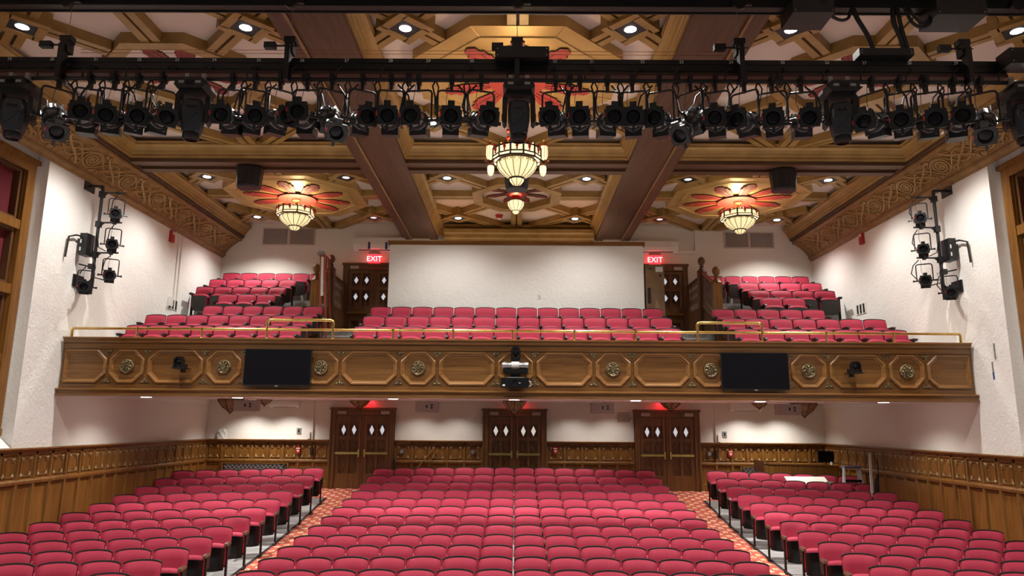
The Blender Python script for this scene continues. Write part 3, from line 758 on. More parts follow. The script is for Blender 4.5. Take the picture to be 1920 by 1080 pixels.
# ---------------------------------------------------------------- organ grille windows in the side walls
for sx, num in ((-1, 1), (1, 2)):
    Y1, Y0, Z0, Z1 = 12.16, 7.2, 2.62, 7.44
    b = MB(); X = sx*XR
    def wb(y0, y1, z0, z1, d0, d1): xa, xb = sorted((X-sx*d0, X-sx*d1)); b.box(xa, xb, y0, y1, z0, z1)
    wb(Y1-.20, Y1, Z0, Z1-.2, 0, .05); wb(Y0, Y0+.2, Z0, Z1-.2, 0, .05); wb(Y0, Y1, Z1-.2, Z1, 0, .05); wb(Y0-.05, Y1+.05, Z1-.03, Z1+.05, 0, .09)
    wb(Y1-.215, Y1-.20, Z0+.12, Z1-.2, -.12, .0); wb(Y0, Y1, Z0-.0, Z0+.12, 0, .08)
    for z in (3.83, 5.02, 6.16): wb(Y0+.2, Y1-.2, z, z+.165, -.02, .035)
    for y in (9.6,): wb(y, y+.18, Z0, Z1-.2, -.02, .035)
    o = struct(b.build('window_%d' % num, OAK_Z))
    for k, (za, zb) in enumerate(((2.74, 3.83), (3.995, 5.02), (5.185, 6.16), (6.325, 7.24))):
        for ya, yb in ((7.4, 9.6), (9.78, 11.91)):
            b = MB(); xa, xb = sorted((X+sx*.125, X+sx*.135)); b.box(xa, xb, ya, yb, za, zb); struct(b.build('grille_cloth', FABRIC, o))
            b = MB(); t_ = .05
            xa, xb = sorted((X+sx*.02, X+sx*.125))
            b.ring([(ya, za), (yb, za), (yb, zb), (ya, zb)], [(ya+t_, za+t_), (yb-t_, za+t_), (yb-t_, zb-t_), (ya+t_, zb-t_)], xa, xb, 'x'); struct(b.build('inner_frame', DOORD, o))
    b = MB(); xa, xb = sorted((X, X-sx*.3)); b.add([(X, 7, 2.62), (X, 12.2, 2.62), (X-sx*.22, 12.2, 2.42), (X-sx*.22, 7, 2.42), (X, 7, 2.40), (X, 12.2, 2.40)], [(0, 1, 2, 3), (1, 5, 2), (0, 3, 4)]); struct(b.build('window_sill', PLASTER, o))
# ---------------------------------------------------------------- seats
def seat_parts(p, balcony=False):
    """meshes of one tipped-up seat facing -y; p = seat pitch"""
    w = p-.020
    def y0(z): return .02+(z-.42)*.24
    out = {}
    # backrest cushion
    ZT, ZB_ = .835, .40
    def outline(u, v):
        x = u*w/2*(1-.018*max(0, (v-.8)/.2)**2*abs(u)**3-.015*(1-v))
        z = ZB_+(ZT-ZB_)*v + (.022*(1-u*u)*v) - .014*max(0, (v-.75)/.25)**2*abs(u)**6
        return x, z
    def front(u, v):
        u = 2*u-1; x, z = outline(u, v)
        f = (1-abs(u)**14)*(1-abs(2*v-1)**12); cv = .028*(1-u*u)
        return (x, y0(z)+cv-.012-.042*f, z)
    def back(u, v):
        u = 2*u-1; x, z = outline(u, v); return (x, y0(z)+.028*(1-u*u)-.012, z)
    b = MB(); b.grid(front, 12, 7); b.grid(back, 12, 3, flip=True); out['backrest'] = (b, CLOTH)
    # hard shell behind with a rim showing over the cushion
    def so(u, v):
        x, z = outline(u, v); k = .009
        return x*(1+.003*2/w), z+(k*2.4 if v > .5 else k)*(2*v-1)
    def sf(u, v): u = 2*u-1; x, z = so(u, v); return (x, y0(z)+.028*(1-u*u)-.006, z)
    def sb(u, v):
        u = 2*u-1; x, z = so(u, v); e = (1-abs(u)**10)*(1-abs(2*v-1)**10)
        return (x, y0(z)+.028*(1-u*u)+.012+.018*e, z)
    b = MB(); b.grid(sf, 12, 4); b.grid(sb, 12, 4, flip=True)
    # close the rim
    n = 12; a0 = 0; b0 = 13*5
    rim = [(0, i) for i in range(13)] + [(j, 12) for j in range(1, 5)] + [(4, i) for i in range(11, -1, -1)] + [(j, 0) for j in range(3, 0, -1)]
    for q in range(len(rim)):
        j, i = rim[q]; J, I = rim[(q+1) % len(rim)]
        b.f.append((a0+j*13+i, b0+j*13+i, b0+J*13+I, a0+J*13+I)); b.mi.append(0); b.sm.append(False)
    out['back_shell'] = (b, SHELL)
    # tipped-up cushion: rounded front edge on top, red sides
    cw = w-.06
    sec = [(-.020, .30), (-.035, .52), (-.055, .60), (-.095, .632), (-.145, .625), (-.172, .59), (-.175, .54), (-.165, .30), (-.10, .24)]
    b = MB(); nx = 10; vs_ = []
    for i in range(nx+1):
        u = 2*i/nx-1; r = 1-.22*abs(u)**7; sag = -.028*u*u-.02*abs(u)**6
        for yy, zz in sec: vs_.append((u*cw/2, -.095+(yy+.095)*r, .42+(zz-.42)*(1 if zz < .5 else 1)+ (sag if zz > .5 else 0)))
    n = len(sec); fs = [(i*n+k, i*n+(k+1) % n, (i+1)*n+(k+1) % n, (i+1)*n+k) for i in range(nx) for k in range(n)]
    b.add(vs_, fs, 0, True); b.add(vs_[:n], [tuple(range(n))[::-1]]); b.add(vs_[-n:], [tuple(range(n))])
    out['seat_cushion'] = (b, CLOTH)
    # hard underside facing the front
    pw = w-.09
    def pan(u, v):
        u = 2*u-1; z = .20+.375*v; x = u*pw/2*(1-.06*(1-v)**3)
        return (x, -.185-.012*(1-u*u)-.02*v*0+.05*(1-v)**2, z-.02*(1-u*u)*(1-v)-.015*u*u*v)
    b = MB(); b.grid(pan, 8, 6)
    def pan2(u, v): x, y, z = pan(u, v); return (x, y+.03, z)
    b.grid(pan2, 8, 6, flip=True)
    r = [(0, i) for i in range(9)] + [(j, 8) for j in range(1, 7)] + [(6, i) for i in range(7, -1, -1)] + [(j, 0) for j in range(5, 0, -1)]
    for q in range(len(r)):
        j, i = r[q]; J, I = r[(q+1) % len(r)]; b.f.append((j*9+i, 63+j*9+i, 63+J*9+I, J*9+I)); b.mi.append(0); b.sm.append(False)
    out['seat_pan'] = (b, BROWNP if balcony else BLACKP)
    def arm(x):
        b = MB(); zt = .632
        b.prism([(-.27, zt-.03), (-.255, zt+.008), (-.2, zt+.016), (.0, zt+.012), (.03, zt-.01), (.03, zt-.03)], x-.026, x+.026, 'x')
        return b
    def post(x):
        b = MB()
        b.prism([(-.15, .60), (-.145, .06), (-.19, .015), (-.19, 0), (.10, 0), (.10, .015), (-.06, .06), (-.085, .40), (.02, .46), (.05, .60)], x-.014, x+.014, 'x')
        b.box(x-.028, x+.028, -.19, .10, 0, .010); b.box(x-.024, x+.024, -.24, .02, .588, .605)
        return b
    for nm, s in (('', -1), ('_end', 1)):
        out['armrest'+nm] = (arm(s*(p/2-.027)), BLACKM if balcony else ARMW)
        out['standard'+nm] = (post(s*(p/2-.027)), SEATM)
    return out
proto_cache = {}
MEMO = {}
def seat_mesh(kind, p):
    key = (kind, round(p, 3))
    if key not in MEMO:
        d = {}
        for nm, (b, m) in seat_parts(p, kind == 'balcony').items():
            o = b.build(nm.replace('_end', ''), m, None, 50); me = o.data; bpy.data.objects.remove(o); d[nm] = me
        MEMO[key] = d
    return MEMO[key]
def put_seat(kind, p, loc, rz, label, group, end):
    t = thing('theatre_chair' if kind == 'floor' else 'balcony_chair', label, 'theatre seat' if kind == 'floor' else 'balcony seat', loc, rz, group)
    for nm, me in seat_mesh(kind, p).items():
        if nm.endswith('_end') and not end: continue
        base = nm.replace('_end', '')
        o = bpy.data.objects.new(base, me); COL.objects.link(o); o.parent = t
    return t
def in_frame(x, y, z, pad=25):
    d = Vector((x, y, z))-EYE; f = d.dot(fwd)
    px = 960+1331*d.dot(r2)/f; py = 540-1331*d.dot(u2)/f
    return -pad < px < 1920+pad and py < 1080+6
ROWY = [18.645-.808*i for i in range(12)]
n_seats = 0
for i, yr in enumerate(ROWY):
    cc = .0105+.0007*i
    for k in range(14):
        pitch = (3.555*2)/14; x = -3.57+pitch*(k+.5); y = yr-.02*x*x
        if not in_frame(x, y, floor_z(y)+.86): continue
        put_seat('floor', pitch, (x, y, floor_z(y)), math.atan(-2*.02*x),
                 'red seat in centre block, %s row from the back doors, %s from left-side aisle' % (ORD[i], ORD[k]), 'red seats of the centre block', k == 13); n_seats += 1
    for sx in (-1, 1):
        for k in range(7):
            pitch = .519; x = sx*(4.83+pitch*(k+.5)); y = yr-cc*x*x+.05
            if not (in_frame(x-.26, y, floor_z(y)+.84) or in_frame(x+.26, y, floor_z(y)+.84)): continue
            put_seat('floor', pitch, (x, y, floor_z(y)), math.atan(-2*cc*x),
                     'red seat in %s block, %s row from the back wall, %s from the aisle' % ('left-side' if sx < 0 else 'right-side', ORD[i], ORD[k]),
                     'red seats of the %s block' % ('left-side' if sx < 0 else 'right-side'), (k == 0 if sx < 0 else k == 6)); n_seats += 1
BAL = [('centre', 15.10, 4.06, -3.50, 3.56, 14, 0), ('centre', 15.85, 4.40, -3.47, 3.54, 14, 1), ('centre', 16.60, 4.735, -3.47, 3.50, 14, 2),
       ('left-side front', 15.10, 4.06, -8.43, -4.62, 8, 0), ('left-side front', 15.85, 4.40, -8.43, -4.60, 8, 1), ('left-side front', 16.60, 4.735, -7.46, -4.59, 6, 2),
       ('left-side upper', 17.35, 5.15, -7.44, -6.00, 3, 0), ('left-side upper', 18.10, 5.48, -8.37, -5.99, 5, 1), ('left-side upper', 18.85, 5.83, -8.37, -5.98, 5, 2), ('left-side upper', 19.55, 6.155, -8.31, -5.33, 6, 3),
       ('right-side front', 15.10, 4.06, 4.70, 8.42, 7, 0), ('right-side front', 15.85, 4.40, 4.66, 8.38, 7, 1), ('right-side front', 16.60, 4.735, 4.64, 7.33, 5, 2),
       ('right-side upper', 17.35, 5.15, 6.06, 7.19, 2, 0), ('right-side upper', 18.10, 5.48, 6.03, 8.31, 4, 1), ('right-side upper', 18.85, 5.83, 6.00, 8.30, 4, 2), ('right-side upper', 19.55, 6.155, 5.38, 8.26, 6, 3)]
for blk, y, z, xa, xb, n, r in BAL:
    pitch = (xb-xa)/n
    for k in range(n):
        x = xa+pitch*(k+.5)
        kk = k if xa > 0 or blk == 'centre' else n-1-k
        if blk == 'centre': lab = 'red balcony seat in centre block, %s row up, %s from left-side aisle' % (ORD[r], ORD[k])
        else: lab = 'red balcony seat in %s block, %s row up, %s from the %s' % (blk, ORD[r], ORD[kk], 'aisle' if 'front' in blk else 'stairs')
        put_seat('balcony', pitch, (x, y, z), 0, lab, 'red seats of the %s balcony block' % blk, k == n-1); n_seats += 1
# ---------------------------------------------------------------- lighting rig over the front seats (y = 8)
YP, ZP_ = 8.0, 6.985
PIPE = thing('lighting_pipe', 'long black lighting pipe carrying the row of spotlights', 'lighting pipe', (0, YP, ZP_))
b = MB(); b.tube([(-8.6, 0, 0), (6.05, 0, 0)], .025, 12); b.build('tube', BLACKM, PIPE)
for x in (-5.6, -4.95, -2.6, -1.33, .64, 1.95, 3.2, 4.95):
    b = MB(); b.cbox(x, .06, .045, .06, .10, .15); b.cbox(x, 0, -.035, .04, .07, .02); b.build('pipe_bracket', BLACKM, PIPE)
RACE = thing('cable_raceway', 'long black numbered socket raceway running above the lighting pipe', 'raceway', (0, YP+.15, 7.14))
b = MB(); b.box(-8.6, 5.98, -.09, .05, -.02, .16); b.box(-8.6, 5.98, -.10, -.09, .095, .155); b.box(-8.6, 5.98, -.10, -.09, .01, .05); b.build('housing', BLACKM, RACE)
b = MB(); b.box(-8.6, 5.98, -.11, .03, -.06, -.02); b.build('underside_strip', RACE_REFL, RACE)  # brown colour paints the reflection on the raceway underside
NUM = [(7, '19'), (88, '20'), (171, '21'), (253, '22'), (325, '23'), (395, '24'), (479, '25'), (561, '26'), (645, '27'), (728, '28'), (799, '29'), (881, '30'),
       (963, '19'), (1037, '20'), (1107, '21'), (1202, '22'), (1275, '23'), (1368, '24'), (1465, '25'), (1548, '26'), (1618, '27'), (1702, '28'), (1789, '29'), (1873, '30')]
PXM = 1331/8.69
for px, s in NUM: font(s, .055, MARKW, ((px-967)/PXM*1.0, -.102, .125), RACE, 'number_mark')
TOPB = thing('overhead_batten', 'black batten under the ceiling beam above the cable raceway', 'batten', (0, YP, 8.02))
b = MB(); b.box(-7.8, 7.8, -.06, .14, -.06, .045); b.box(-7.8, 7.8, -.05, -.03, -.075, -.06); b.box(-7.8, 7.8, .10, .12, -.075, -.06); b.build('channel', BLACKM, TOPB)
for x in (-5.55, -2.79, .0, 2.71, 5.2, 6.1):
    b = MB(); b.lathe([(.001, -.03), (.075, -.03), (.08, 0), (.075, .03), (.001, .03)], 16, (x, -.09, -.06), 0, 'y'); b.cbox(x+.08, -.08, -.045, .16, .05, .05)
    b.build('pulley', BLACKM, TOPB)
# hoist heads on the raceway with their lift lines
for i, x in enumerate((-5.545, -2.79, -.005, 2.706, 5.44)):
    t = thing('hoist_head', 'black winch head with lift line on the raceway, %s from left-side end' % ORD[i], 'hoist head', (x, YP, 7.30), 0, 'hoist heads on the lighting pipe')
    s = -1 if i < 3 else 1
    b = MB(); b.cbox(0, 0, .10, .10, .12, .16); b.cbox(s*-.0, 0, .20, .14, .10, .07); b.box(-.03, .03, -.11, .0, -.36, .10); b.box(-.03, .03, -.05, .07, -.33, -.28); b.build('bracket', BLACKM, t)
    b = MB(); b.tube([(0, -.02, .12), (-.18, -.02, .12)], .012, 6); b.cbox(-.24, -.02, .12, .14, .07, .075); b.tube([(.0, -.02, .12), (.11, -.02, .12)], .008, 6); b.build('limit_switch', BLACKM, t)
    b = MB(); b.tube([(0, 0, .2), (0, 0, .63)], .004, 5); b.build('lift_line', GREYM, t)
b = MB()
for z in (7.355, 7.40): b.tube([(-5.4, YP+.05, z), (2.5, YP+.05, z)], .0035, 4)
tag(b.build('tension_wire', COPPER), 'thin copper coloured tension wires stretched above the raceway', 'wire')
def jbox(x0, x1, y0, y1, z0, z1, label):
    t = thing('junction_box', label, 'junction box', ((x0+x1)/2, (y0+y1)/2, z0), 0, 'black junction boxes of the lighting rig')
    w, d, h = (x1-x0)/2, (y1-y0)/2, z1-z0
    b = MB(); b.box(-w, w, -d, d, 0, h); b.build('housing', BLACKM, t)
    b = MB()
    for sx in (-1, 1):
        for z in (.03, h-.03): b.lathe([(.001, -.006), (.008, -.004), (.008, 0)], 8, (sx*(w-.03), -d, z), 0, 'y')
    b.build('cover_screw', CHROME, t)
jbox(3.30, 3.80, 7.75, 8.15, 7.76, 7.96, 'black junction box under the batten at its left-side pair of cables')
jbox(5.02, 5.62, 7.75, 8.15, 7.74, 7.96, 'black junction box hung from the batten beside the looped cables')
jbox(4.14, 4.80, 7.93, 8.10, 7.305, 7.40, 'flat black cable entry box standing on the raceway')
jbox(-.27, .38, 7.86, 8.0, 7.22, 7.36, 'wide black bracket box at the middle of the raceway')
jbox(5.86, 6.3, 7.8, 8.05, 7.14, 7.34, 'black end box on the raceway by the last moving light')
CAB = mat('black_cable', (.014, .013, .013), .55)
def cable(pts, r, label, group='black cables of the lighting rig'):
    P = [Vector(p) for p in pts]; out = []
    for i in range(len(P)-1):
        p0 = P[max(0, i-1)]; p1 = P[i]; p2 = P[i+1]; p3 = P[min(len(P)-1, i+2)]
        for k in range(6):
            t = k/6; out.append(.5*((2*p1)+(p2-p0)*t+(2*p0-5*p1+4*p2-p3)*t*t+(3*p1-p0-3*p2+p3)*t**3))
    out.append(P[-1]); b = MB(); b.tube(out, r, 7)
    return tag(b.build('power_cable', CAB), label, 'cable', group)
cable([(4.13, 7.97, 7.95), (4.16, 7.95, 7.8), (4.27, 7.97, 7.6), (4.35, 8.0, 7.41)], .028, 'thick black cable dropping straight to the entry box, first of three')
cable([(4.62, 7.97, 7.95), (4.60, 7.95, 7.75), (4.67, 7.97, 7.58), (4.72, 8.0, 7.41)], .03, 'thick black cable dropping from the batten to the entry box, second of three')
cable([(4.66, 7.95, 7.95), (4.66, 7.93, 7.8), (4.70, 7.95, 7.6), (4.77, 8.0, 7.41)], .024, 'thick black cable dropping close behind another to the entry box')
cable([(3.78, 7.9, 7.83), (3.92, 7.9, 7.75), (4.02, 7.9, 7.77), (4.07, 7.93, 7.88), (4.1, 7.95, 7.94)], .02, 'black cable sagging out of the left-side junction box')
cable([(4.74, 7.93, 7.95), (4.78, 7.9, 7.75), (4.88, 7.9, 7.66), (5.0, 7.9, 7.7), (5.06, 7.9, 7.83)], .02, 'black cable looping low into the larger junction box')
cable([(4.78, 7.93, 7.95), (4.83, 7.9, 7.8), (4.92, 7.9, 7.71), (5.0, 7.9, 7.76), (5.05, 7.92, 7.88)], .018, 'black cable looping higher into the larger junction box')

# ---------------------------------------------------------------- stage spotlights
YOKEM = mat('yoke_steel', (.05, .05, .052), .3, .6)
def spot_meshes(long=False):
    d = {}
    b = MB(); b.cbox(0, 0, .0, .045, .075, .075); b.cbox(0, 0, -.065, .03, .04, .09); b.cbox(0, -.04, .02, .028, .02, .07); d['clamp'] = (b, BLACKM)
    b = MB(); h = .14; w = .125; zt = -.105; zb = -.40
    b.tube([(-w, 0, zb), (-w, 0, zt-.03), (-w+.012, 0, zt-.008), (-w+.035, 0, zt), (w-.035, 0, zt), (w-.012, 0, zt-.008), (w, 0, zt-.03), (w, 0, zb)], .010, 6); d['yoke'] = (b, YOKEM)
    # body along -y, pivot at origin (placed at z -.40)
    L = .20 if long else .17
    b = MB(); b.lathe([(.001, .22), (.05, .22), (.075, .20), (.088, .15), (.10, .05), (.10, -.01), (.082, -.035)], 18, ax='y')
    for q in range(10):
        a = q*2*PI/10; k = b.mark(); b.box(-.004, .004, .02, .19, .085, .112); b.xf(roty(a), k)
    b.box(-.075, .075, -.02, .16, -.13, -.055, 1)
    d['lamp_housing'] = (b, DARKST)
    b = MB(); b.lathe([(.082, -.03), (.074, -.05), (.074, -.05-L*.4), (.080, -.055-L*.4), (.080, -.05-L*.6), (.074, -.055-L*.6), (.074, -.05-L), (.083, -.055-L), (.083, -.075-L), (.062, -.075-L), (.06, -.055-L)], 18, ax='y'); d['lens_tube'] = (b, DARKST)
    b = MB(); yg = -.09-L; o = .083
    cir = [(math.cos(2*PI*q/24+PI*1.25), math.sin(2*PI*q/24+PI*1.25)) for q in range(24)]
    b.ring([(o*x/max(abs(x), abs(z)), o*z/max(abs(x), abs(z))) for x, z in cir], [(.066*x, .066*z) for x, z in cir], yg-.012, yg+.02, 'y')
    b.box(-.03, .03, yg-.008, yg+.02, o, o+.045); b.box(-.012, .012, yg, yg+.025, -o-.05, -o)
    b.box(-o-.012, -o, yg-.006, yg+.012, -.05, .05); b.box(o, o+.012, yg-.006, yg+.012, -.05, .05)
    d['gel_frame'] = (b, BLACKM)
    b = MB(); b.lathe([(.001, yg+.004), (.04, yg+.006), (.068, yg+.02)], 18, ax='y'); d['lens'] = (b, LENS)
    for q in (-1, 1):
        b = MB(); b.tube([(q*.10, 0, 0), (q*.165, 0, 0), (q*.17, 0, 0), (q*.19, 0, 0)], [.014, .014, .02, .018], 8); d['tilt_knob%d' % q] = (b, BLACKM)
    b = MB(); b.tube([(0, -.06, .07), (0, -.07, .135)], .013, 7); d['focus_knob'] = (b, BLACKM)
    b = MB(); b.box(-o-.014, -o-.002, yg-.012, yg-.004, -.01, .03); d['colour_tag'] = (b, REDPL)
    out = {}
    for nm, (bb, m) in d.items():
        o_ = bb.build(nm.rstrip('-1'), [m, BLACKM]); out[nm] = o_.data; bpy.data.objects.remove(o_)
    return out
SM = {False: spot_meshes(), True: spot_meshes(True)}
TAGY = mat('yellow_tag', (.6, .42, .02), .5)
def stage_light(x, y, z, pan, tilt, label, group, long=False, clamp=True, yellow=False, scale=1.32, cat='stage spotlight'):
    t = thing('stage_spotlight', label, cat, (x, y, z), 0, group); t.scale = (scale,)*3
    P = trans(0, 0, 0) @ rotz(pan); B = P @ trans(0, 0, -.40) @ rotx(tilt)
    for nm, me in SM[long].items():
        if nm == 'clamp' and not clamp: continue
        o = bpy.data.objects.new(nm.rstrip('-1'), me); COL.objects.link(o); o.parent = t
        o.matrix_local = trans(0, 0, 0) if nm == 'clamp' else (P if nm == 'yoke' else B)
    b = MB(); r = random.Random(int(x*1000)); dx = r.uniform(.1, .2)*r.choice((-1, 1))
    p0 = B @ V(0, .2, .02)
    pts = [(dx*.3, .05, -.02), (dx*.9, .06, -.12), (dx*1.1, .08, -.26), tuple(p0.lerp(V(dx, .12, -.4), .5)), tuple(p0)]
    b.tube(pts, .009, 5); b.tube([(-.03, .02, -.03), (-.05, .01, -.2), tuple(B @ V(-.03, 0, .1))], .003, 4)
    b.build('supply_lead', CAB, t)
    return t
FIX = [(113, 108, 1, -1), (172, 148, 0, .3), (217, 196, 0, 0), (262, 256, 0, 0), (307, 312, 0, 0),
       (438, 412, 0, 0), (480, 477, 0, 0), (527, 538, 0, 0), (577, 556, 0, .3), (623, 631, 1, 0),
       (680, 688, 0, 0), (733, 724, 0, 0), (784, 767, 0, 0), (845, 843, 0, 0), (900, 914, 0, 0),
       (1038, 1027, 0, 0), (1083, 1083, 0, 0), (1134, 1149, 0, 0), (1180, 1183, 0, 0), (1230, 1222, 0, 0),
       (1287, 1269, 1, 0), (1333, 1335, 0, 0), (1387, 1375, 0, 0), (1438, 1444, 0, 0), (1492, 1512, 0, 0),
       (1623, 1613, 0, 0), (1673, 1682, 0, 0), (1722, 1745, 0, 0), (1773, 1797, 0, .3), (1822, 1834, 1, 0)]
MHX = [42, 370, 970, 1560, 1893]
# y of the pipe falls a little toward both ends in the photo; it is straight here
for i, (yx, lx, lg, up) in enumerate(FIX):
    X0 = (yx-967)/PXM
    tilt = math.radians(42) if lg else math.radians(13 if up == 0 else 6)
    LL = 1.32*(.29 if lg else .26)*math.cos(tilt)
    def lens_px(a): yl = 8-LL*math.cos(a); return 967+1331*(X0+LL*math.sin(a))/(yl*.9824+.69)
    pan = min((q*.02 for q in range(-50, 51)), key=lambda a: abs(lens_px(a)-lx))
    seg = sum(1 for m in MHX if m < yx); k = sum(1 for f in FIX[:i] if sum(1 for m in MHX if m < f[0]) == seg)
    where = ['', 'between the first and second moving lights', 'between the second and central moving lights', 'between the central and fourth moving lights', 'between the fourth and last moving lights'][seg]
    lab = '%s spotlight %s, %s of the hanging row' % ('long-barrelled' if lg else ('square-framed' if i % 2 else 'square-fronted'), where, ORD[k])
    stage_light(X0, YP, ZP_, pan, tilt, lab, 'spotlights hanging on the lighting pipe', bool(lg))
# moving lights
def moving_light(x, label, ang):
    t = thing('moving_light', label, 'moving light', (x, YP-.02, ZP_), 0, 'moving lights on the lighting pipe')
    for s in (-1, 1): b = MB(); b.cbox(s*.10, 0, 0, .05, .08, .09); b.box(s*.10-.02, s*.10+.02, -.02, .02, -.10, -.03); b.build('hook_clamp', GREYM, t)
    b = MB(); pr = [(-.19, -.15), (-.15, -.20), (.15, -.20), (.19, -.15), (.16, -.075), (.12, -.06), (-.12, -.06), (-.16, -.075)]
    b.prism(pr, -.16, .16, 'y'); b.prism([(-.15, -.20), (.15, -.20), (.19, -.26), (-.19, -.26)], -.10, .10, 'y'); b.build('base', BLACKM, t)
    b = MB(); b.box(-.045, .045, -.168, -.16, -.155, -.10); b.build('display', LENS, t)
    for s in (-1, 1): b = MB(); b.cbox(s*.10, -.164, -.125, .065, .008, .03); b.build('rating_label', GREYM, t)
    M = rotz(ang)
    for s in (-1, 1):
        b = MB(); b.prism([(s*.15, -.235), (s*.195, -.27), (s*.20, -.56), (s*.175, -.60), (s*.145, -.57), (s*.135, -.30)], -.075, .075, 'y')
        b.lathe([(.001, s*.205), (.05, s*.205), (.055, s*.195), (.055, s*.15)], 14, (0, 0, -.49), 0, 'x')
        b.xf(M); b.build('yoke_arm', BLACKM, t)
    b = MB(); secs = [(-.30, .095, .08), (-.325, .115, .10), (-.40, .13, .115), (-.50, .13, .12), (-.60, .115, .105), (-.70, .10, .092), (-.715, .092, .085)]
    vs_ = []
    for z, hx, hy in secs:
        c = .035
        vs_ += [(-hx+c, -hy, z), (hx-c, -hy, z), (hx, -hy+c, z), (hx, hy-c, z), (hx-c, hy, z), (-hx+c, hy, z), (-hx, hy-c, z), (-hx, -hy+c, z)]
    fs = [(i*8+k, i*8+(k+1) % 8, (i+1)*8+(k+1) % 8, (i+1)*8+k) for i in range(len(secs)-1) for k in range(8)] + [tuple(range(8))[::-1], tuple(range(len(vs_)-8, len(vs_)))]
    b.add([v for v in vs_], [f[::-1] for f in fs]); b.xf(M)
    hd = b.build('head', add_head, t)
    b = MB(); pts = [(-.075+.15*i/10, -.124+.028*(max(0, i-6)/4)*0 - .0, -.64+.16*(i/10)**1.6) for i in range(11)]
    b.tube(pts, .0025, 4); b.xf(M); b.build('seam', BLACKG, hd)
    b = MB()
    for q in range(7): b.box(-.055+q*.016, -.045+q*.016, -.128, -.112, -.425, -.40)
    b.xf(M); b.build('cooling_vent', BLACKG, hd)
    b = MB(); b.lathe([(.092, -.71), (.098, -.725), (.098, -.765), (.085, -.79), (.07, -.795)], 22); b.xf(M); b.build('lens_ring', BLACKM, hd)
    b = MB(); b.lathe([(.072, -.785), (.04, -.778), (.001, -.775)], 22); b.xf(M); b.build('front_lens', LENS, hd)
add_head = mat('charcoal_housing', (.030, .034, .042), .45)
ML_ = ['first black moving light at the left-side end of the pipe', 'second black moving light from the left-side end of the pipe', 'central black moving light hanging straight in front of the big chandelier',
      'fourth black moving light along the pipe, right-side of centre', 'last black moving light at the right-side end of the pipe']
for i, px in enumerate(MHX): moving_light((px-967)/PXM, ML_[i], (.25, .22, 0, -.22, -.22)[i])
# looped socket leads from the raceway and slack coils on the pipe
for i, (px, s) in enumerate(NUM):
    X0 = (px-967)/PXM; b = MB()
    s_ = -1 if i % 2 else 1
    pts = [(X0, YP+.02, 7.155), (X0-.03, YP-.02, 7.16), (X0-.09, YP-.03, 7.10), (X0-.10, YP-.02, 7.02), (X0-.10+.04*s_, YP, 6.96)]
    b.tube(pts, .010, 6); b.ball((X0, YP+.04, 7.155), .02, 0, 7, 5)
    tag(b.build('socket_lead', CAB), 'short black lead curving down from the %s raceway socket of the %s half' % (ORD[i % 12], 'left-side' if i < 12 else 'right-side'), 'cable', 'short leads under the raceway')
rr = random.Random(3)
for i in range(len(FIX)-1):
    xa = (FIX[i][0]+FIX[i+1][0])/2
    if FIX[i+1][0]-FIX[i][0] > 80: continue
    X0 = (xa-967)/PXM; b = MB(); L = rr.uniform(.28, .46); q = rr.uniform(-.05, .05)
    b.tube([(X0, YP, 6.97), (X0-.03, YP-.02, 6.9), (X0+q*.3, YP-.01, 6.97-L*.5), (X0+q, YP, 6.97-L), (X0+q+.05, YP+.02, 6.97-L-.06), (X0+q+.09, YP+.05, 6.97-L+.01)], .011, 6)
    b.tube([(X0+.01, YP, 6.97), (X0+.045, YP-.02, 6.88), (X0+.01+q*.4, YP, 6.97-L*.6), (X0+q*.8, YP+.02, 6.97-L*.9)], .009, 6)
    tag(b.build('slack_lead', CAB), 'bunched black lead hanging between two spotlights, %s along the pipe' % ['%s' % ORD[i] if i < 16 else '%s from the right-side end' % ORD[28-i]][0], 'cable', 'slack leads on the lighting pipe')

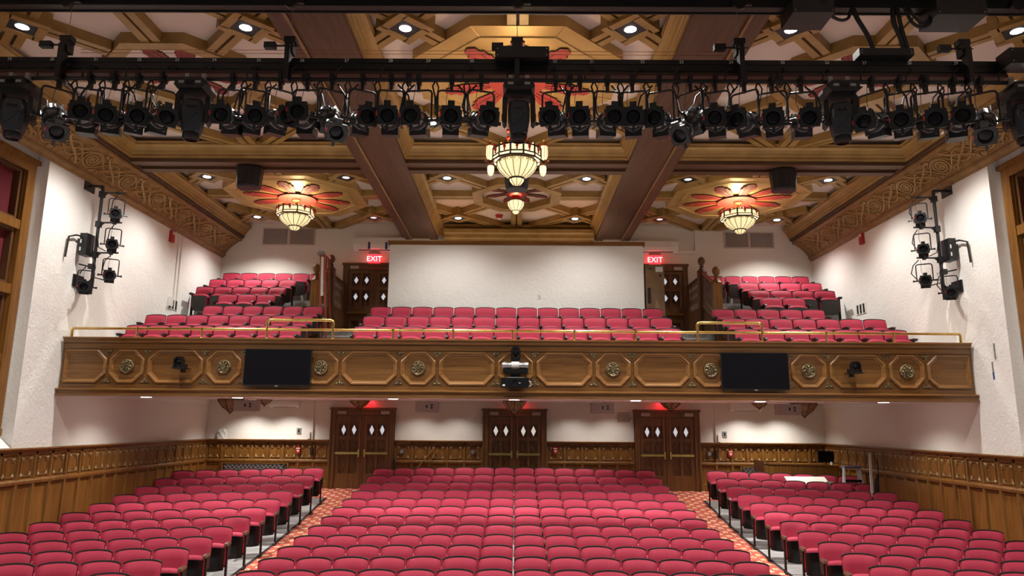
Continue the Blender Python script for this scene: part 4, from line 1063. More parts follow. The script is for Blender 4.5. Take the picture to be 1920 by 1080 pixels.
# ---------------------------------------------------------------- wall booms
def boom(sx, side):
    X = lambda d: sx*(8.5-d)
    t = thing('lighting_boom', 'black wall boom pipe with side arms on the %s plaster wall' % side, 'lighting boom', (sx*8.5, 13.45, 5.3))
    def add(b, n, m=BLACKM): b.xf(trans(-sx*8.5, -13.45, -5.3)); return b.build(n, m, t)
    b = MB(); b.tube([(X(.28), 13.45, 7.46), (X(.28), 13.45, 5.28)], .03, 10); add(b, 'upright_pipe')
    for z in (7.46, 5.52):
        b = MB(); b.box(*sorted((X(0), X(.02))), 13.29, 13.62, z-.11, z+.13); add(b, 'mounting_plate')
        b = MB(); b.tube([(X(.01), 13.45, z), (X(.28), 13.45, z)], .026, 8); add(b, 'stand_off')
    for z in (7.32, 6.71, 6.10):
        b = MB(); b.tube([(X(.27), 13.44, z), (X(.74), 13.44, z)], .017, 8); b.tube([(X(.28), 13.44, z-.1), (X(.40), 13.44, z)], .014, 6)
        b.cbox(X(.28), 13.45, z-.03, .09, .09, .12); b.cbox(X(.60), 13.43, z-.01, .05, .06, .06); add(b, 'side_arm')
    b = MB(); b.tube([(X(.30), 13.40, 5.80), (X(.03), 13.38, 5.86)], .014, 6); b.cbox(X(.26), 13.42, 5.82, .1, .09, .1); add(b, 'lower_arm')
    bx_ = MB(); x0, x1 = sorted((X(.07), X(.21))); bx_.box(x0, x1, 13.25, 13.5, 6.02, 6.45); bo = add(bx_, 'connector_box')
    for z in (6.10, 6.25):
        b = MB(); b.box(x0+.02, x1-.1, 13.24, 13.25, z, z+.07); b.xf(trans(-sx*8.5, -13.45, -5.3)); b.build('box_label', MARKW, bo)
    b = MB(); b.tube([(X(.1), 13.4, 6.4), (X(.06), 13.15, 6.38), (X(.05), 12.95, 6.3), (X(.04), 12.93, 5.9)], .018, 6); b.tube([(X(.25), 13.42, 6.03), (X(.34), 13.41, 5.8), (X(.30), 13.42, 5.6), (X(.22), 13.43, 5.5)], .014, 6)
    b.tube([(X(.28), 13.42, 6.6), (X(.36), 13.40, 6.2), (X(.5), 13.42, 6.13)], .010, 5); b.tube([(X(.28), 13.42, 5.9), (X(.35), 13.4, 5.6), (X(.55), 13.42, 5.55)], .012, 5); add(b, 'feed_cable', CAB)
    for k, (d, z) in enumerate(((.60, 7.31), (.60, 6.70), (.62, 6.09), (.16, 5.86))):
        lab = '%s black spotlight from the top of the %s wall boom' % (ORD[k], side)
        stage_light(X(d), 13.44, z, -sx*.5, math.radians(8), lab, 'spotlights on the wall booms', False, False, False, 1.1)
boom(-1, 'left-side'); boom(1, 'right-side')

# ---------------------------------------------------------------- chandeliers
def chandelier(loc, R, label, lanterns, ztop, power, vz=1.0):
    """origin at the level of the main ring; R = ring radius"""
    t = thing('chandelier', label, 'chandelier', loc, 0, 'stained glass chandeliers'); t.scale = (1, 1, vz)
    n = 8 if not lanterns else 12; s = R/.42
    a0 = PI/n
    P = lambda r, k, z: (r*math.cos(a0+2*PI*k/n), r*math.sin(a0+2*PI*k/n), z)
    g = MB()
    for k in range(n):
        q = [P(R, k+.06, -.01*s), P(R, k+.94, -.01*s), P(R, k+.94, .115*s), P(R, k+.06, .115*s)]
        g.add(q, [(0, 1, 2, 3)])
        q = [P(R*1.02, k+.05, -.075*s), P(R*1.02, k+.95, -.075*s), P(R*1.02, k+.95, -.02*s), P(R*1.02, k+.05, -.02*s)]; g.add(q, [(0, 1, 2, 3)])
    g.build('glass_panel_band', GLOWB, t)
    f = MB()
    for z, r in ((.12*s, R), (-.015*s, R*1.01), (-.08*s, R*1.02)): f.tube([P(r, k, z) for k in range(n)], .016*s, 6, 0, True)
    for k in range(n):
        f.tube([P(R*1.01, k, -.08*s), P(R*1.01, k, .135*s)], .017*s, 6); f.tube([P(R*1.01, k, .135*s), P(R*1.01, k, .20*s)], [.012*s, .002*s], 5)
        m = .5
        f.ball(P(R*1.0, k+m, .13*s), .022*s, 0, 6, 4); f.tube([P(R, k+.2, .125*s), P(R, k+.5, .165*s), P(R, k+.8, .125*s)], .007*s, 5)
    f.build('iron_ring', IRON, t)
    for k in range(n):
        c = MB(); p = P(R*1.015, k+.5, .075*s); c.ball(p, .033*s, 0, 7, 5, (.8, .8, 1.4)); c.ball((p[0], p[1], p[2]-.06*s), .018*s, 0, 6, 4); c.ball((p[0], p[1], p[2]+.07*s), .022*s, 0, 6, 4); c.build('red_crest', REDPL, t)
    b = MB(); Rb = R*.84
    b.lathe([(Rb*.97, -.07*s), (Rb, -.10*s), (Rb*.98, -.16*s), (Rb*.86, -.24*s), (Rb*.60, -.33*s), (Rb*.38, -.375*s)], 32); bw = b.build('glass_bowl', GLOW, t)
    b = MB()
    for k in range(16):
        a = 2*PI*k/16+PI/16; b.tube([(r*math.cos(a)*1.005, r*math.sin(a)*1.005, z) for r, z in ((Rb, -.10*s), (Rb*.98, -.16*s), (Rb*.86, -.24*s), (Rb*.60, -.33*s), (Rb*.38, -.375*s))], .0075*s, 4)
        for d in (-.09, .09): b.tube([(Rb*1.005*math.cos(a+d+q), Rb*1.005*math.sin(a+d+q), -.105*s-z) for q, z in ((-.05, 0), (0, .03*s), (.05, 0))], .0065*s, 4)
    b.lathe([(Rb*1.0, -.07*s), (Rb*1.03, -.085*s), (Rb*1.0, -.10*s)], 32); b.lathe([(Rb*.39, -.365*s), (Rb*.41, -.38*s), (Rb*.36, -.40*s)], 24); b.build('leading', IRON, bw)
    b = MB(); b.lathe([(Rb*.36, -.39*s), (Rb*.34, -.43*s), (Rb*.22, -.485*s), (.02, -.505*s)], 24); sb = b.build('small_bowl', GLOW, t)
    b = MB()
    for k in range(8):
        a = 2*PI*k/8; b.tube([(r*math.cos(a)*1.01, r*math.sin(a)*1.01, z) for r, z in ((Rb*.36, -.39*s), (Rb*.34, -.43*s), (Rb*.22, -.485*s), (.02, -.505*s))], .0065*s, 4)
    b.ball((0, 0, -.515*s), .018*s, 0, 8, 5); b.build('leading', IRON, sb)
    if lanterns:
        for k in range(2):
            a = PI*k
            x, y = 1.13*R*math.cos(a), 1.13*R*math.sin(a)
            l = MB(); l.lathe([(.02, .19), (.055, .17), (.06, .10), (.06, .02), (.045, -.03), (.02, -.05)], 14, (x, y, .02)); L1 = l.build('lantern_glass', GLOWB, t)
            l = MB(); l.lathe([(.001, .26), (.015, .24), (.062, .19), (.064, .17)], 14, (x, y, .02)); 
            for q in range(8): l.tube([(x+r*math.cos(q*PI/4), y+r*math.sin(q*PI/4), z+.02) for r, z in ((.057, .17), (.062, .1), (.062, .02), (.047, -.03))], .003, 4)
            l.ball((x, y, .30), .016, 0, 7, 5); l.build('lantern_cap', COPPER, L1)
            x2, y2 = 1.08*R*math.cos(a), 1.08*R*math.sin(a)
            l = MB(); l.lathe([(.048, -.14), (.055, -.17), (.052, -.24), (.035, -.285), (.01, -.30)], 14, (x2, y2, 0)); L2 = l.build('pendant_glass', GLOWB, t)
            l = MB(); l.lathe([(.001, -.10), (.03, -.12), (.056, -.14)], 12, (x2, y2, 0)); l.tube([(R*math.cos(a), R*math.sin(a), -.08), (1.1*R*math.cos(a), 1.1*R*math.sin(a), -.11), (x*1.12, y*1.12, -.06), (x, y, -.02)], .012, 6); l.ball((x*1.15, y*1.15, -.05), .02, 0, 7, 5); l.build('lantern_bracket', COPPER, L2)
    h = MB(); nc = 4; zt = (ztop-loc[2])/vz
    for k in range(nc):
        a = PI/4+k*PI/2; r0, r1 = R*.55, R*.5
        nl = max(3, int((zt-.16*s)/.045))
        for i in range(nl):
            z0 = .16*s+(zt-.16*s)*i/nl; z1 = .16*s+(zt-.16*s)*(i+1)/nl; w = .010; r_ = r0+(r1-r0)*i/nl
            off = (w, 0) if i % 2 else (0, w)
            h.tube([(r_*math.cos(a)-off[0], r_*math.sin(a)-off[1], (z0+z1)/2), (r_*math.cos(a), r_*math.sin(a), z1+.004), (r_*math.cos(a)+off[0], r_*math.sin(a)+off[1], (z0+z1)/2), (r_*math.cos(a), r_*math.sin(a), z0-.004)], .0035, 4, 0, True)
    h.build('hanging_chain', COPPER, t)
    if lanterns:
        for k in range(nc):
            h = MB(); a = PI/4+k*PI/2; h.ball((R*.53*math.cos(a), R*.53*math.sin(a), .40), .032, 0, 9, 6); h.build('red_ball', REDPL, t)
    h = MB(); zh = .20*s
    h.lathe([(.02, zh+.20), (.05, zh+.17), (.03, zh+.13), (.06, zh+.09), (.045, zh+.03), (.07, zh), (.03, zh-.04), (.02, zh-.08), (.001, zh-.10)], 14)
    for k in range(8):
        a = PI/4*k; h.tube([(r*math.cos(a), r*math.sin(a), z) for r, z in ((.04, zh+.02), (.14*s, zh+.07), (.22*s, zh-.01), (R*.97, .165*s))], .008, 5)
        h.ball((.14*s*math.cos(a), .14*s*math.sin(a), zh+.09), .018, 0, 6, 4)
    h.build('gilt_hub', BRONZE if not lanterns else COPPER, t)
    h = MB(); h.lathe([(.10, zt), (.11, zt-.03), (.06, zt-.06), (.03, zt-.10), (.05, zt-.14), (.02, zt-.18)], 16); h.build('ceiling_rose', COPPER, t)
    bulb('chandelier_bulb', (loc[0], loc[1], loc[2]-.10*s*vz), power*1.5, .16*s, (1, .80, .52))
    return t
chandelier((0, CYF, 7.057), .385, 'large middle chandelier with lantern tubes hanging below the central moving light', True, ZR-.07, 26)
chandelier((-5.50, CYB, 7.966), .45, 'chandelier under the left-side glowing medallion in the rear ceiling bay', False, ZR-.07, 34, .79)
chandelier((5.52, CYB, 7.945), .45, 'chandelier under the right-side glowing medallion in the rear ceiling bay', False, ZR-.07, 34, .79)
t = thing('small_pendant', 'small round glass pendant under the dark star medallion', 'pendant lamp', (-.02, CYB, 8.0))
b = MB(); b.lathe([(.15, .33), (.205, .29), (.20, .22), (.15, .13), (.09, .08)], 24); bw = b.build('glass_bowl', GLOWB, t)
b = MB()
for k in range(10):
    a = 2*PI*k/10; b.tube([(r*1.01*math.cos(a), r*1.01*math.sin(a), z) for r, z in ((.15, .33), (.205, .29), (.20, .22), (.15, .13), (.09, .08))], .006, 4)
b.lathe([(.13, .36), (.17, .345), (.15, .325)], 20); b.lathe([(.085, .085), (.1, .075), (.085, .065)], 16); b.build('leading', IRON, bw)
b = MB(); b.lathe([(.085, .07), (.075, .035), (.04, .005), (.005, 0)], 16); b.build('small_bowl', GLOWB, t)
b = MB(); b.lathe([(.11, .46), (.12, .40), (.15, .35)], 20); b.build('gallery', REDPL, t)
bulb('pendant_bulb', (-.02, CYB, 8.38), 6, .05)
# ---------------------------------------------------------------- things on the balcony front
def tv(xc, z0, z1, label):
    t = thing('wall_television', label, 'television', (xc, YF-.07, (z0+z1)/2), 0, 'televisions on the balcony front'); h = (z1-z0)/2
    b = MB(); b.box(-.62, .62, -.06, -.02, -h, h); b.box(-.45, .45, -.02, .0, -h*.7, h*.7); bo = b.build('housing', BLACKM, t)
    b = MB(); b.box(-.61, .61, -.063, -.0585, -h+.02, h-.008); b.build('screen', SCREEN, t)
    b = MB(); b.box(-.03, .03, -.062, -.055, -h-.012, -h+.004); b.build('badge', GREYM, t)
    b = MB(); b.box(-.25, .25, .0, .055, -.2, .2); b.build('wall_bracket', BLACKM, t)
tv(-4.40, 3.54, 4.215, 'black flat television on the balcony front, left-side one'); tv(4.41, 3.527, 4.208, 'black flat television on the balcony front, right-side one')
def ptz(loc, label, sx, shelf=True):
    t = thing('pan_tilt_camera', label, 'camera', loc, 0, 'remote cameras on the balcony front')
    if shelf:
        b = MB(); b.box(-.11, .13, -.08, .22, -.015, 0); b.box(-.03, .03, .14, .22, -.07, -.015); b.build('shelf_bracket', BLACKM, t)
        b = MB(); b.box(*sorted((sx*.05, sx*.135)), -.06, .06, .0, .065); b.build('power_box', BLACKG, t)
    b = MB(); b.prism([(-.085, 0), (.085, 0), (.075, .055), (-.075, .055)], -.07, .07, 'y'); b.build('base', BLACKG, t)
    b = MB(); b.ring([(-.085, .05), (-.085, .15), (-.05, .205), (.05, .205), (.085, .15), (.085, .05)], [(-.055, .05), (-.055, .14), (-.03, .17), (.03, .17), (.055, .14), (.055, .05)], -.05, .05, 'y'); b.build('yoke_arm', BLACKG, t)
    b = MB(); b.ball((0, 0, .115), .055, 0, 12, 8, (1, 1.1, 1)); hd = b.build('camera_head', BLACKM, t)
    b = MB(); b.lathe([(.034, -.062), (.03, -.07), (.001, -.072)], 16, (0, 0, .115), 0, 'y'); b.build('lens', LENS, hd)
    return t
ptz((-6.17, 13.02, 3.845), 'black remote camera on a shelf, left-side end of the balcony front', 1); ptz((6.20, 13.02, 3.845), 'black remote camera on a shelf, right-side end of the balcony front', -1)
c = ptz((.0, 12.95, 4.01), 'black remote camera on top of the central projector', 1, False); c.scale = (1.05, 1.05, 1.25)
t = thing('video_projector', 'black video projector under the middle of the balcony front', 'projector', (-.01, 12.9, 3.515), 0)
b = MB(); b.prism([(-.245, .0), (.245, .0), (.25, .012), (.25, .165), (.24, .178), (-.24, .178), (-.25, .165), (-.25, .012)], -.14, .22, 'y'); b.build('housing', BLACKG, t)
b = MB(); b.lathe([(.06, -.15), (.05, -.14), (.045, -.12), (.001, -.11)], 20, (-.0, -.02, .09), 0, 'y'); b.build('lens', LENS, t)
b = MB(); b.lathe([(.062, -.13), (.066, -.165), (.052, -.165), (.05, -.13)], 22, (0, -.0, .09), 0, 'y'); b.build('lens_ring', BLACKM, t)
b = MB(); b.box(-.22, -.175, -.142, -.139, .03, .06); b.box(.07, .10, -.142, -.139, .08, .09); b.build('small_label', MARKW, t)
b = MB(); b.box(-.16, .17, -.05, .2, .178, .195); b.build('mount_plate', GREYM, t)
b = MB(); b.tube([(.25, -.02, .13), (.285, -.02, .11), (.29, -.02, .05), (.25, -.02, .03)], .008, 6); b.build('signal_lead', MARKW, t)
t = thing('projector_mount', 'silver double cylinder mount between camera and projector', 'bracket', (-.005, 12.92, 3.72), 0)
for s in (-1, 1):
    b = MB(); b.lathe([(.001, s*.07), (.056, s*.07), (.06, s*.08), (.06, s*.225), (.056, s*.235), (.001, s*.235)], 20, (0, 0, .20), 0, 'x'); b.lathe([(.02, 0), (.02, .02)], 10, (s*.185, 0, .258), 0, 'z', True, True); b.build('silver_cylinder', CHROME, t)
b = MB(); b.lathe([(.001, -.07), (.065, -.07), (.065, .07), (.001, .07)], 20, (0, 0, .215), 0, 'x'); b.build('centre_drum', WHITEP, t)
b = MB(); b.box(-.22, .23, -.06, .3, .05, .135); b.box(-.2, .2, -.07, -.06, .075, .10); b.build('black_tray', BLACKG, t)
b = MB(); b.box(-.06, .06, .05, .35, -.02, .05); b.box(-.07, .07, .30, .35, -.1, .3); b.build('arm', BLACKM, t)
for i, x in enumerate((-5.56, 5.52, .0)):
    t = thing('hanging_loudspeaker', 'black loudspeaker hung under the cross beam %s' % ('beside the left-side glowing medallion', 'beside the right-side glowing medallion', 'behind the large middle chandelier')[i], 'loudspeaker', (x, 14.0, 7.62), 0, 'loudspeakers under the cross beam')
    b = MB(); pr = [(-.25, .17), (.25, .17), (.27, -.02), (.19, -.15), (.06, -.19), (-.06, -.19), (-.19, -.15), (-.27, -.02)]
    lo = [(x_*.86, y_) for x_, y_ in pr]; n = len(pr)
    b.add([(x_, y_, .44) for x_, y_ in pr]+[(x_, y_, .04) for x_, y_ in lo], [tuple(range(n)), tuple(range(2*n-1, n-1, -1))]+[(k, n+k, n+(k+1) % n, (k+1) % n) for k in range(n)])
    b.add([(x_, y_, .04) for x_, y_ in lo]+[(x_*.9, y_*.9, .0) for x_, y_ in lo], [tuple(range(2*n-1, n-1, -1))]+[(k, n+k, n+(k+1) % n, (k+1) % n) for k in range(n)]); b.build('cabinet', BLACKM, t)
    b = MB(); b.box(-.10, .10, -.05, .05, .44, .465); b.box(-.2, -.17, -.04, .04, .40, .462); b.box(.17, .2, -.04, .04, .40, .462); b.build('hanging_bracket', BLACKM, t)

# ---------------------------------------------------------------- balcony back wall things
def exit_sign(loc, label, w=.34, h=.25, canopy=True):
    t = thing('exit_sign', label, 'exit sign', loc, 0, 'red exit signs')
    b = MB(); b.box(-w/2, w/2, -.03, .02, 0, h); b.build('lit_panel', EXITR, t)
    if canopy: font('EXIT', h*.86, EXITW, (.0, -.033, h*.47), t, 'exit_lettering')
    if canopy: b = MB(); b.box(-w*.48, w*.48, -.05, .04, h+.0, h+.07); b.box(-w*.24, w*.24, -.04, .04, h+.07, h+.10); b.build('canopy', GREYM, t)
    bulb('exit_glow', (loc[0], loc[1]-.12, loc[2]+h*.5), 1.3, .1, (1, .03, .04))
exit_sign((-4.06, 19.80, 7.36), 'glowing red exit sign above the left-side balcony door'); exit_sign((3.96, 19.80, 7.38), 'glowing red exit sign above the right-side balcony door')
exit_sign((-4.02, 19.84, 3.40), 'red exit sign above the left-side lower door behind the glass shade', .26, .06, False); exit_sign((4.02, 19.84, 3.40), 'red exit sign above the right-side lower door behind the glass shade', .26, .06, False)
exit_sign((.10, 19.84, 3.40), 'red exit sign above the middle lower door behind the glass shade', .26, .06, False)
for sx, x0, x1, z0, z1 in ((-1, -7.36, -5.83, 7.90, 8.42), (1, 6.0, 7.44, 7.89, 8.38)):
    t = thing('return_air_grille', 'grey double return air grille high on the back wall, %s' % ('left-side' if sx < 0 else 'right-side'), 'air grille', ((x0+x1)/2, YB, z0), 0, 'air grilles on the back wall')
    w = (x1-x0)/2; h = z1-z0; b = MB()
    for a, c in ((-w, 0), (0, w)): b.ring([(a, 0), (c, 0), (c, h), (a, h)], [(a+.035, .035), (c-.035, .035), (c-.035, h-.035), (a+.035, h-.035)], -.03, 0, 'y')
    b.build('grille_frame', SIGNB, t)
    for a, c in ((-w, 0), (0, w)):
        b = MB(); n = int((c-a-.07)/.03)
        for k in range(n): x = a+.04+(c-a-.08)*k/(n-1); b.box(x-.006, x+.006, -.02, -.004, .035, h-.035)
        b.box(a+.03, c-.03, -.006, -.001, .03, h-.03); b.build('louvre_panel', GREYP, t)
def aircon(x0, x1, z0, z1, y, label, tapes=()):
    t = thing('air_conditioner', label, 'air conditioner', ((x0+x1)/2, YB, z0), 0, 'white wall air conditioners'); w = (x1-x0)/2; h = z1-z0; d = y
    b = MB(); pr = [(0, 0), (-d*.55, 0), (-d*.9, h*.18), (-d, h*.45), (-d, h*.9), (-d*.93, h), (0, h)]; b.extr(pr, -w, w, 'x'); b.build('casing', WHITEP, t)
    b = MB(); b.add([(-w*.8, -d*.62, h*.035), (w*.8, -d*.62, h*.035), (w*.8, -d*.76, h*.11), (-w*.8, -d*.76, h*.11)], [(0, 1, 2, 3)]); b.xf(trans(0, -.004, -.004)); b.build('outlet_slot', GRBX, t)
    for x in tapes: b = MB(); b.box(x-.03, x+.03, -d-.004, -d+.01, h*.1, h*.62); b.build('blue_tape', TAPEB, t)
GRBX = mat('outlet_dark', (.2, .19, .18), .5)
aircon(-4.66, -3.20, 7.70, 8.10, .28, 'white air conditioner with blue tape strips above the left-side balcony door', (-.27, .22, .68))
aircon(3.20, 4.62, 7.70, 8.05, .26, 'white air conditioner above the right-side balcony door')
t = thing('pipe_cover', 'white pipe cover running down from ceiling beside the right-side air conditioner', 'pipe cover', (5.2, YB, 7.7))
b = MB(); b.box(-.06, .06, -.07, -.005, 0, .80); b.build('upright_run', WHITEP, t)
b = MB(); b.box(-.56, -.06, -.07, -.005, 0, .11); b.build('level_run', WHITEP, t)
# balustrades beside the door stairs
for sx, side in ((-1, 'left-side'), (1, 'right-side')):
    X0 = sx*4.90; YN, YM = 17.05, 18.35
    t = thing('stair_balustrade', 'turned dark oak stair balustrade with ball finials by the %s balcony door' % side, 'balustrade', (X0, YN, 4.735), 0, 'stair balustrades on the balcony')
    def bb(b, n, m, p=None): b.xf(trans(-X0, -YN, -4.735)); return b.build(n, m, p or t)
    def newel(y, z0, zt, m):
        b = MB(); b.box(X0-.10, X0+.10, y-.10, y+.10, z0, zt-.42); b.lathe([(.141, zt-.42), (.06, zt-.32), (.045, zt-.28)], 4, (X0, y, 0), 0, 'z', False)
        b.lathe([(.035, zt-.29), (.07, zt-.27), (.035, zt-.245), (.06, zt-.22), (.095, zt-.16), (.10, zt-.11), (.07, zt-.04), (.015, zt)], 14, (X0, y, 0)); bb(b, 'newel_post', m)
    newel(YN, 4.735, 6.72, OAK_Z); newel(YM, 5.06, 7.26, DOORD)
    zr0, zr1 = 6.28, 6.80
    b = MB(); b.tube([(X0, YN+.1, zr0), (X0, YM-.1, zr1)], .045, 8); b.tube([(X0, YM+.1, zr1-.05), (X0, YB-.02, zr1-.05)], .045, 8); bb(b, 'handrail', DOORD)
    b = MB(); b.extr([(YN, 4.735), (YN, 5.35), (YM, 5.95), (YB, 5.95), (YB, 4.735)], X0-.035, X0+.035, 'x'); bb(b, 'panelled_skirt', DOORD)
    for k in range(8):
        f = (k+.7)/8.4; y = YN+.1+(YM-YN-.2)*f; za = 5.35+.6*(y-YN)/(YM-YN); zb = zr0+(zr1-zr0)*f; L = zb-za
        b = MB(); b.lathe([(.025, za), (.025, za+.12*L), (.012, za+.15*L), (.03, za+.3*L), (.015, za+.5*L), (.028, za+.62*L), (.012, za+.8*L), (.025, za+.85*L), (.025, zb)], 8, (X0, y, 0)); bb(b, 'baluster', DOORD)
    for k in range(8):
        y = YM+.2+(YB-YM-.35)*k/7; za, zb = 5.95, zr1-.05; L = zb-za
        b = MB(); b.lathe([(.025, za), (.025, za+.12*L), (.012, za+.15*L), (.03, za+.3*L), (.015, za+.5*L), (.028, za+.62*L), (.012, za+.8*L), (.025, za+.85*L), (.025, zb)], 8, (X0, y, 0)); bb(b, 'baluster', DOORD)
# folded orange stepladder and cardboard sheet by the balcony doors
t = thing('folded_stepladder', 'folded orange stepladder leaning on the left-side balcony balustrade', 'ladder', (-4.56, 16.98, 4.76), 0)
for nm, x0, w, lean in (('front_section', -.10, .06, -.07), ('back_section', .06, .05, -.16)):
    b = MB()
    for y in (-.22, .20): b.prism([(x0-w/2, 0), (x0+w/2, 0), (x0+w/2+lean, 2.12), (x0-w/2+lean, 2.12)], y-.015, y+.015, 'y')
    for y in (-.22,): b.prism([(x0-w/2, 0), (x0+w/2, 0), (x0+w/2+lean, 2.12), (x0-w/2+lean, 2.12)], y-.02, y-.012, 'y')
    b.build(nm, LADDER, t)
for k in range(6): b = MB(); z = .3+k*.3; x = -.10-.07*z/2.12; b.box(x-.028, x+.028, -.2, .18, z-.015, z+.015); b.build('step', ALU, t)
b = MB(); b.cbox(-.16, -.01, 2.14, .20, .5, .06); b.tube([(-.26, -.25, 2.13), (-.2, -.26, 2.2), (-.1, -.25, 2.19)], .02, 6); b.build('top_cap', GREYM, t)
b = MB(); b.prism([(-.128, 1.1), (-.07, 1.1), (-.165+.06, 2.06), (-.165, 2.06)], -.245, -.241, 'y'); b.build('warning_label', MARKW, t)
t = thing('cardboard_sheet', 'tall flat brown cardboard carton standing against the booth by the right-side door', 'cardboard', (3.44, 17.32, 5.06), 0)
b = MB(); b.box(-.23, .23, -.06, .04, -.30, 1.74); b.build('carton', CARD, t)
b = MB(); b.box(.02, .20, -.064, -.06, 1.55, 1.68); b.box(-.2, -.02, -.064, -.06, .42, .52); b.build('shipping_label', MARKW, t)
b = MB(); b.box(-.19, -.11, -.064, -.06, .75, 1.15); b.box(.11, .16, -.064, -.06, 1.43, 1.48); b.box(-.15, -.07, -.064, -.06, 1.62, 1.65); b.build('dark_print', INK, t)
b = MB(); b.add([(-.04, -.063, .45), (.11, -.063, .40), (.09, -.063, .70), (.03, -.063, .84), (.0, -.063, .82)], [(0, 1, 2, 3, 4)]); b.build('clear_tape', mat('tape_beige', (.30, .2, .12), .3), t)
# wall fittings
def fitting(nm, label, cat, loc, rz, parts, group=None):
    t = thing(nm, label, cat, loc, rz, group)
    for pn, m, bxs in parts:
        b = MB()
        for q in bxs: b.box(*q)
        b.build(pn, m, t)
    return t
L_, R_ = PI/2, -PI/2          # local -y faces +x on the left wall, -x on the right wall
for sx, rz, y, z, side in ((-1, L_, 16.87, 7.36, 'left-side'), (1, R_, 16.91, 7.42, 'right-side')):
    fitting('fire_alarm_strobe', 'red fire alarm strobe high on the %s wall' % side, 'fire alarm', (sx*XW, y, z), rz, [('red_body', REDPL, [(-.08, .08, -.07, 0, -.16, .12)]), ('strobe_window', WHITEP, [(-.05, .05, -.085, -.07, .03, .09)])], 'fire alarm strobes')
    fitting('slotted_wall_plate', 'white plate with three black slots low on the %s balcony wall' % side, 'wall plate', (sx*XW, 17.3, 5.72), rz, [('white_plate', WHITEP, [(-.26, .26, -.012, 0, -.13, .13)]), ('black_slot', BLACKM, [(-.19, -.12, -.018, -.012, -.11, .11)]), ('black_slot', BLACKM, [(-.035, .035, -.018, -.012, -.11, .11)]), ('black_slot', BLACKM, [(.12, .19, -.018, -.012, -.11, .11)])], 'slotted plates on the side walls')
for y, lab in ((17.28, 'first'), (17.45, 'second')):
    t = thing('wall_conduit', 'thin plaster coloured conduit down the left-side wall, %s from the stage' % lab, 'conduit', (-XW, y, 5.85), 0, 'conduits on the left-side wall')
    b = MB(); b.tube([(.014, 0, 0), (.014, 0, 1.75)], .014, 6); b.build('tube', PLASTER_S, t)
fitting('outlet_box', 'small white outlet box at the foot of the left-side wall conduits', 'outlet', (-XW, 17.12, 5.75), L_, [('cover', WHITEP, [(-.06, .06, -.07, 0, -.1, .12)])])
t = thing('loose_cable', 'thin grey cable end stuck on the right-side plaster wall', 'cable', (XW, 15.0, 5.5)); b = MB()
b.tube([(-.012, -1.15, .36), (-.014, -.95, .44), (-.014, -1.05, .2), (-.014, -1.22, .08), (-.014, -1.1, .0)], .007, 5); b.build('cable_run', GREYM, t)
for y, z0, z1, m, lab in ((12.62, 4.07, 4.35, GREYM, 'short grey tape strip on the right-side wall beside the balcony end'), (12.72, 3.72, 4.03, TAPEB, 'blue tipped tape strip on the right-side wall below a grey one')):
    t = thing('tape_strip', lab, 'tape', (XW, y, z0), R_); b = MB(); b.box(-.02, .02, -.004, 0, 0, z1-z0); b.build('strip', m if m is GREYM else GREYM, t)
    if m is TAPEB: b = MB(); b.box(-.018, .022, -.006, -.003, 0, .13); b.build('blue_end', TAPEB, t)

# ---------------------------------------------------------------- under the balcony
def soffit(y): return 3.345+(3.475-3.345)*(y-13.3)/(YB-13.3)
XS = [-7.42, -5.58, -2.455, -.025, 2.41, 4.90, 7.36]
for i, x in enumerate(XS):
    t = thing('soffit_light', 'white round light set in the underside of the balcony, %s from left-side end' % ORD[i], 'ceiling light', (x, 14.4, soffit(14.4)), 0, 'round lights under the balcony front')
    b = MB(); b.lathe([(.001, -.012), (.11, -.012), (.125, -.006), (.13, .0)], 22); b.build('trim_ring', WHITEP, t)
    b = MB(); b.lathe([(.001, -.016), (.095, -.016), (.10, -.012)], 22); b.build('lens', LAMPW, t)
    spot('soffit_beam', (x, 14.4, soffit(14.4)-.03), WASH_W*(2.4 if abs(x) < 7 else .9), 140, .8, .08, COOL)
for x, p in ((-7.2, .8), (-6.2, .8), (-2.6, .3), (-1.6, .3), (1.6, .3), (2.6, .3), (6.2, .8), (7.2, .8)):
    spot('soffit_wash', (x, 19.22, 3.40), WASH_W*p*.75, 128, .8, .05, COOL)
for x in (-6.5, -5.0, -1.2, 1.2, 5.0, 6.5):  # added row without fittings, brightens the rear seat rows
    spot('soffit_wash', (x, 17.75, 3.40), WASH_W*.85, 120, .9, .06, COOL)
def ceiling_box(x, y, side, label):
    t = thing('hanging_control_box', label, 'control box', (x, y, 3.13), 0, 'grey control boxes under the balcony')
    b = MB(); b.box(-.27, .27, -.12, .12, 0, .25); b.build('case', GREYP, t)
    b = MB(); b.box(-.21, .19, -.124, -.12, .05, .215); b.build('face_plate', GREYP, t)
    for x0, x1, z0, z1 in ((-.02, .02, .10, .17), (.095, .14, .145, .185), (.095, .14, .085, .125)): b = MB(); b.box(x0, x1, -.130, -.124, z0, z1); b.build('socket', BLACKM, t)
    b = MB()
    for s in (-1, 1): b.tube([(s*.2, 0, .25), (s*.2, 0, soffit(y)-3.13)], .006, 5)
    b.build('hanger_rod', GREYP, t)
    b = MB(); b.tube([(.12, -.10, .19), (.10, -.12, .24), (.02, -.1, .27), (.0, -.08, soffit(y)-3.13)], .004, 5); b.build('flex', CAB, t)
ceiling_box(-6.35, 17.0, 1, 'hanging grey control box in front of the left-side brown shade'); ceiling_box(-2.08, 17.0, 0, 'hanging grey control box between the left-side and middle lower doors')
ceiling_box(2.05, 17.0, 0, 'hanging grey control box between the middle and right-side lower doors'); ceiling_box(6.42, 17.0, 1, 'hanging grey control box in front of the right-side brown shade')
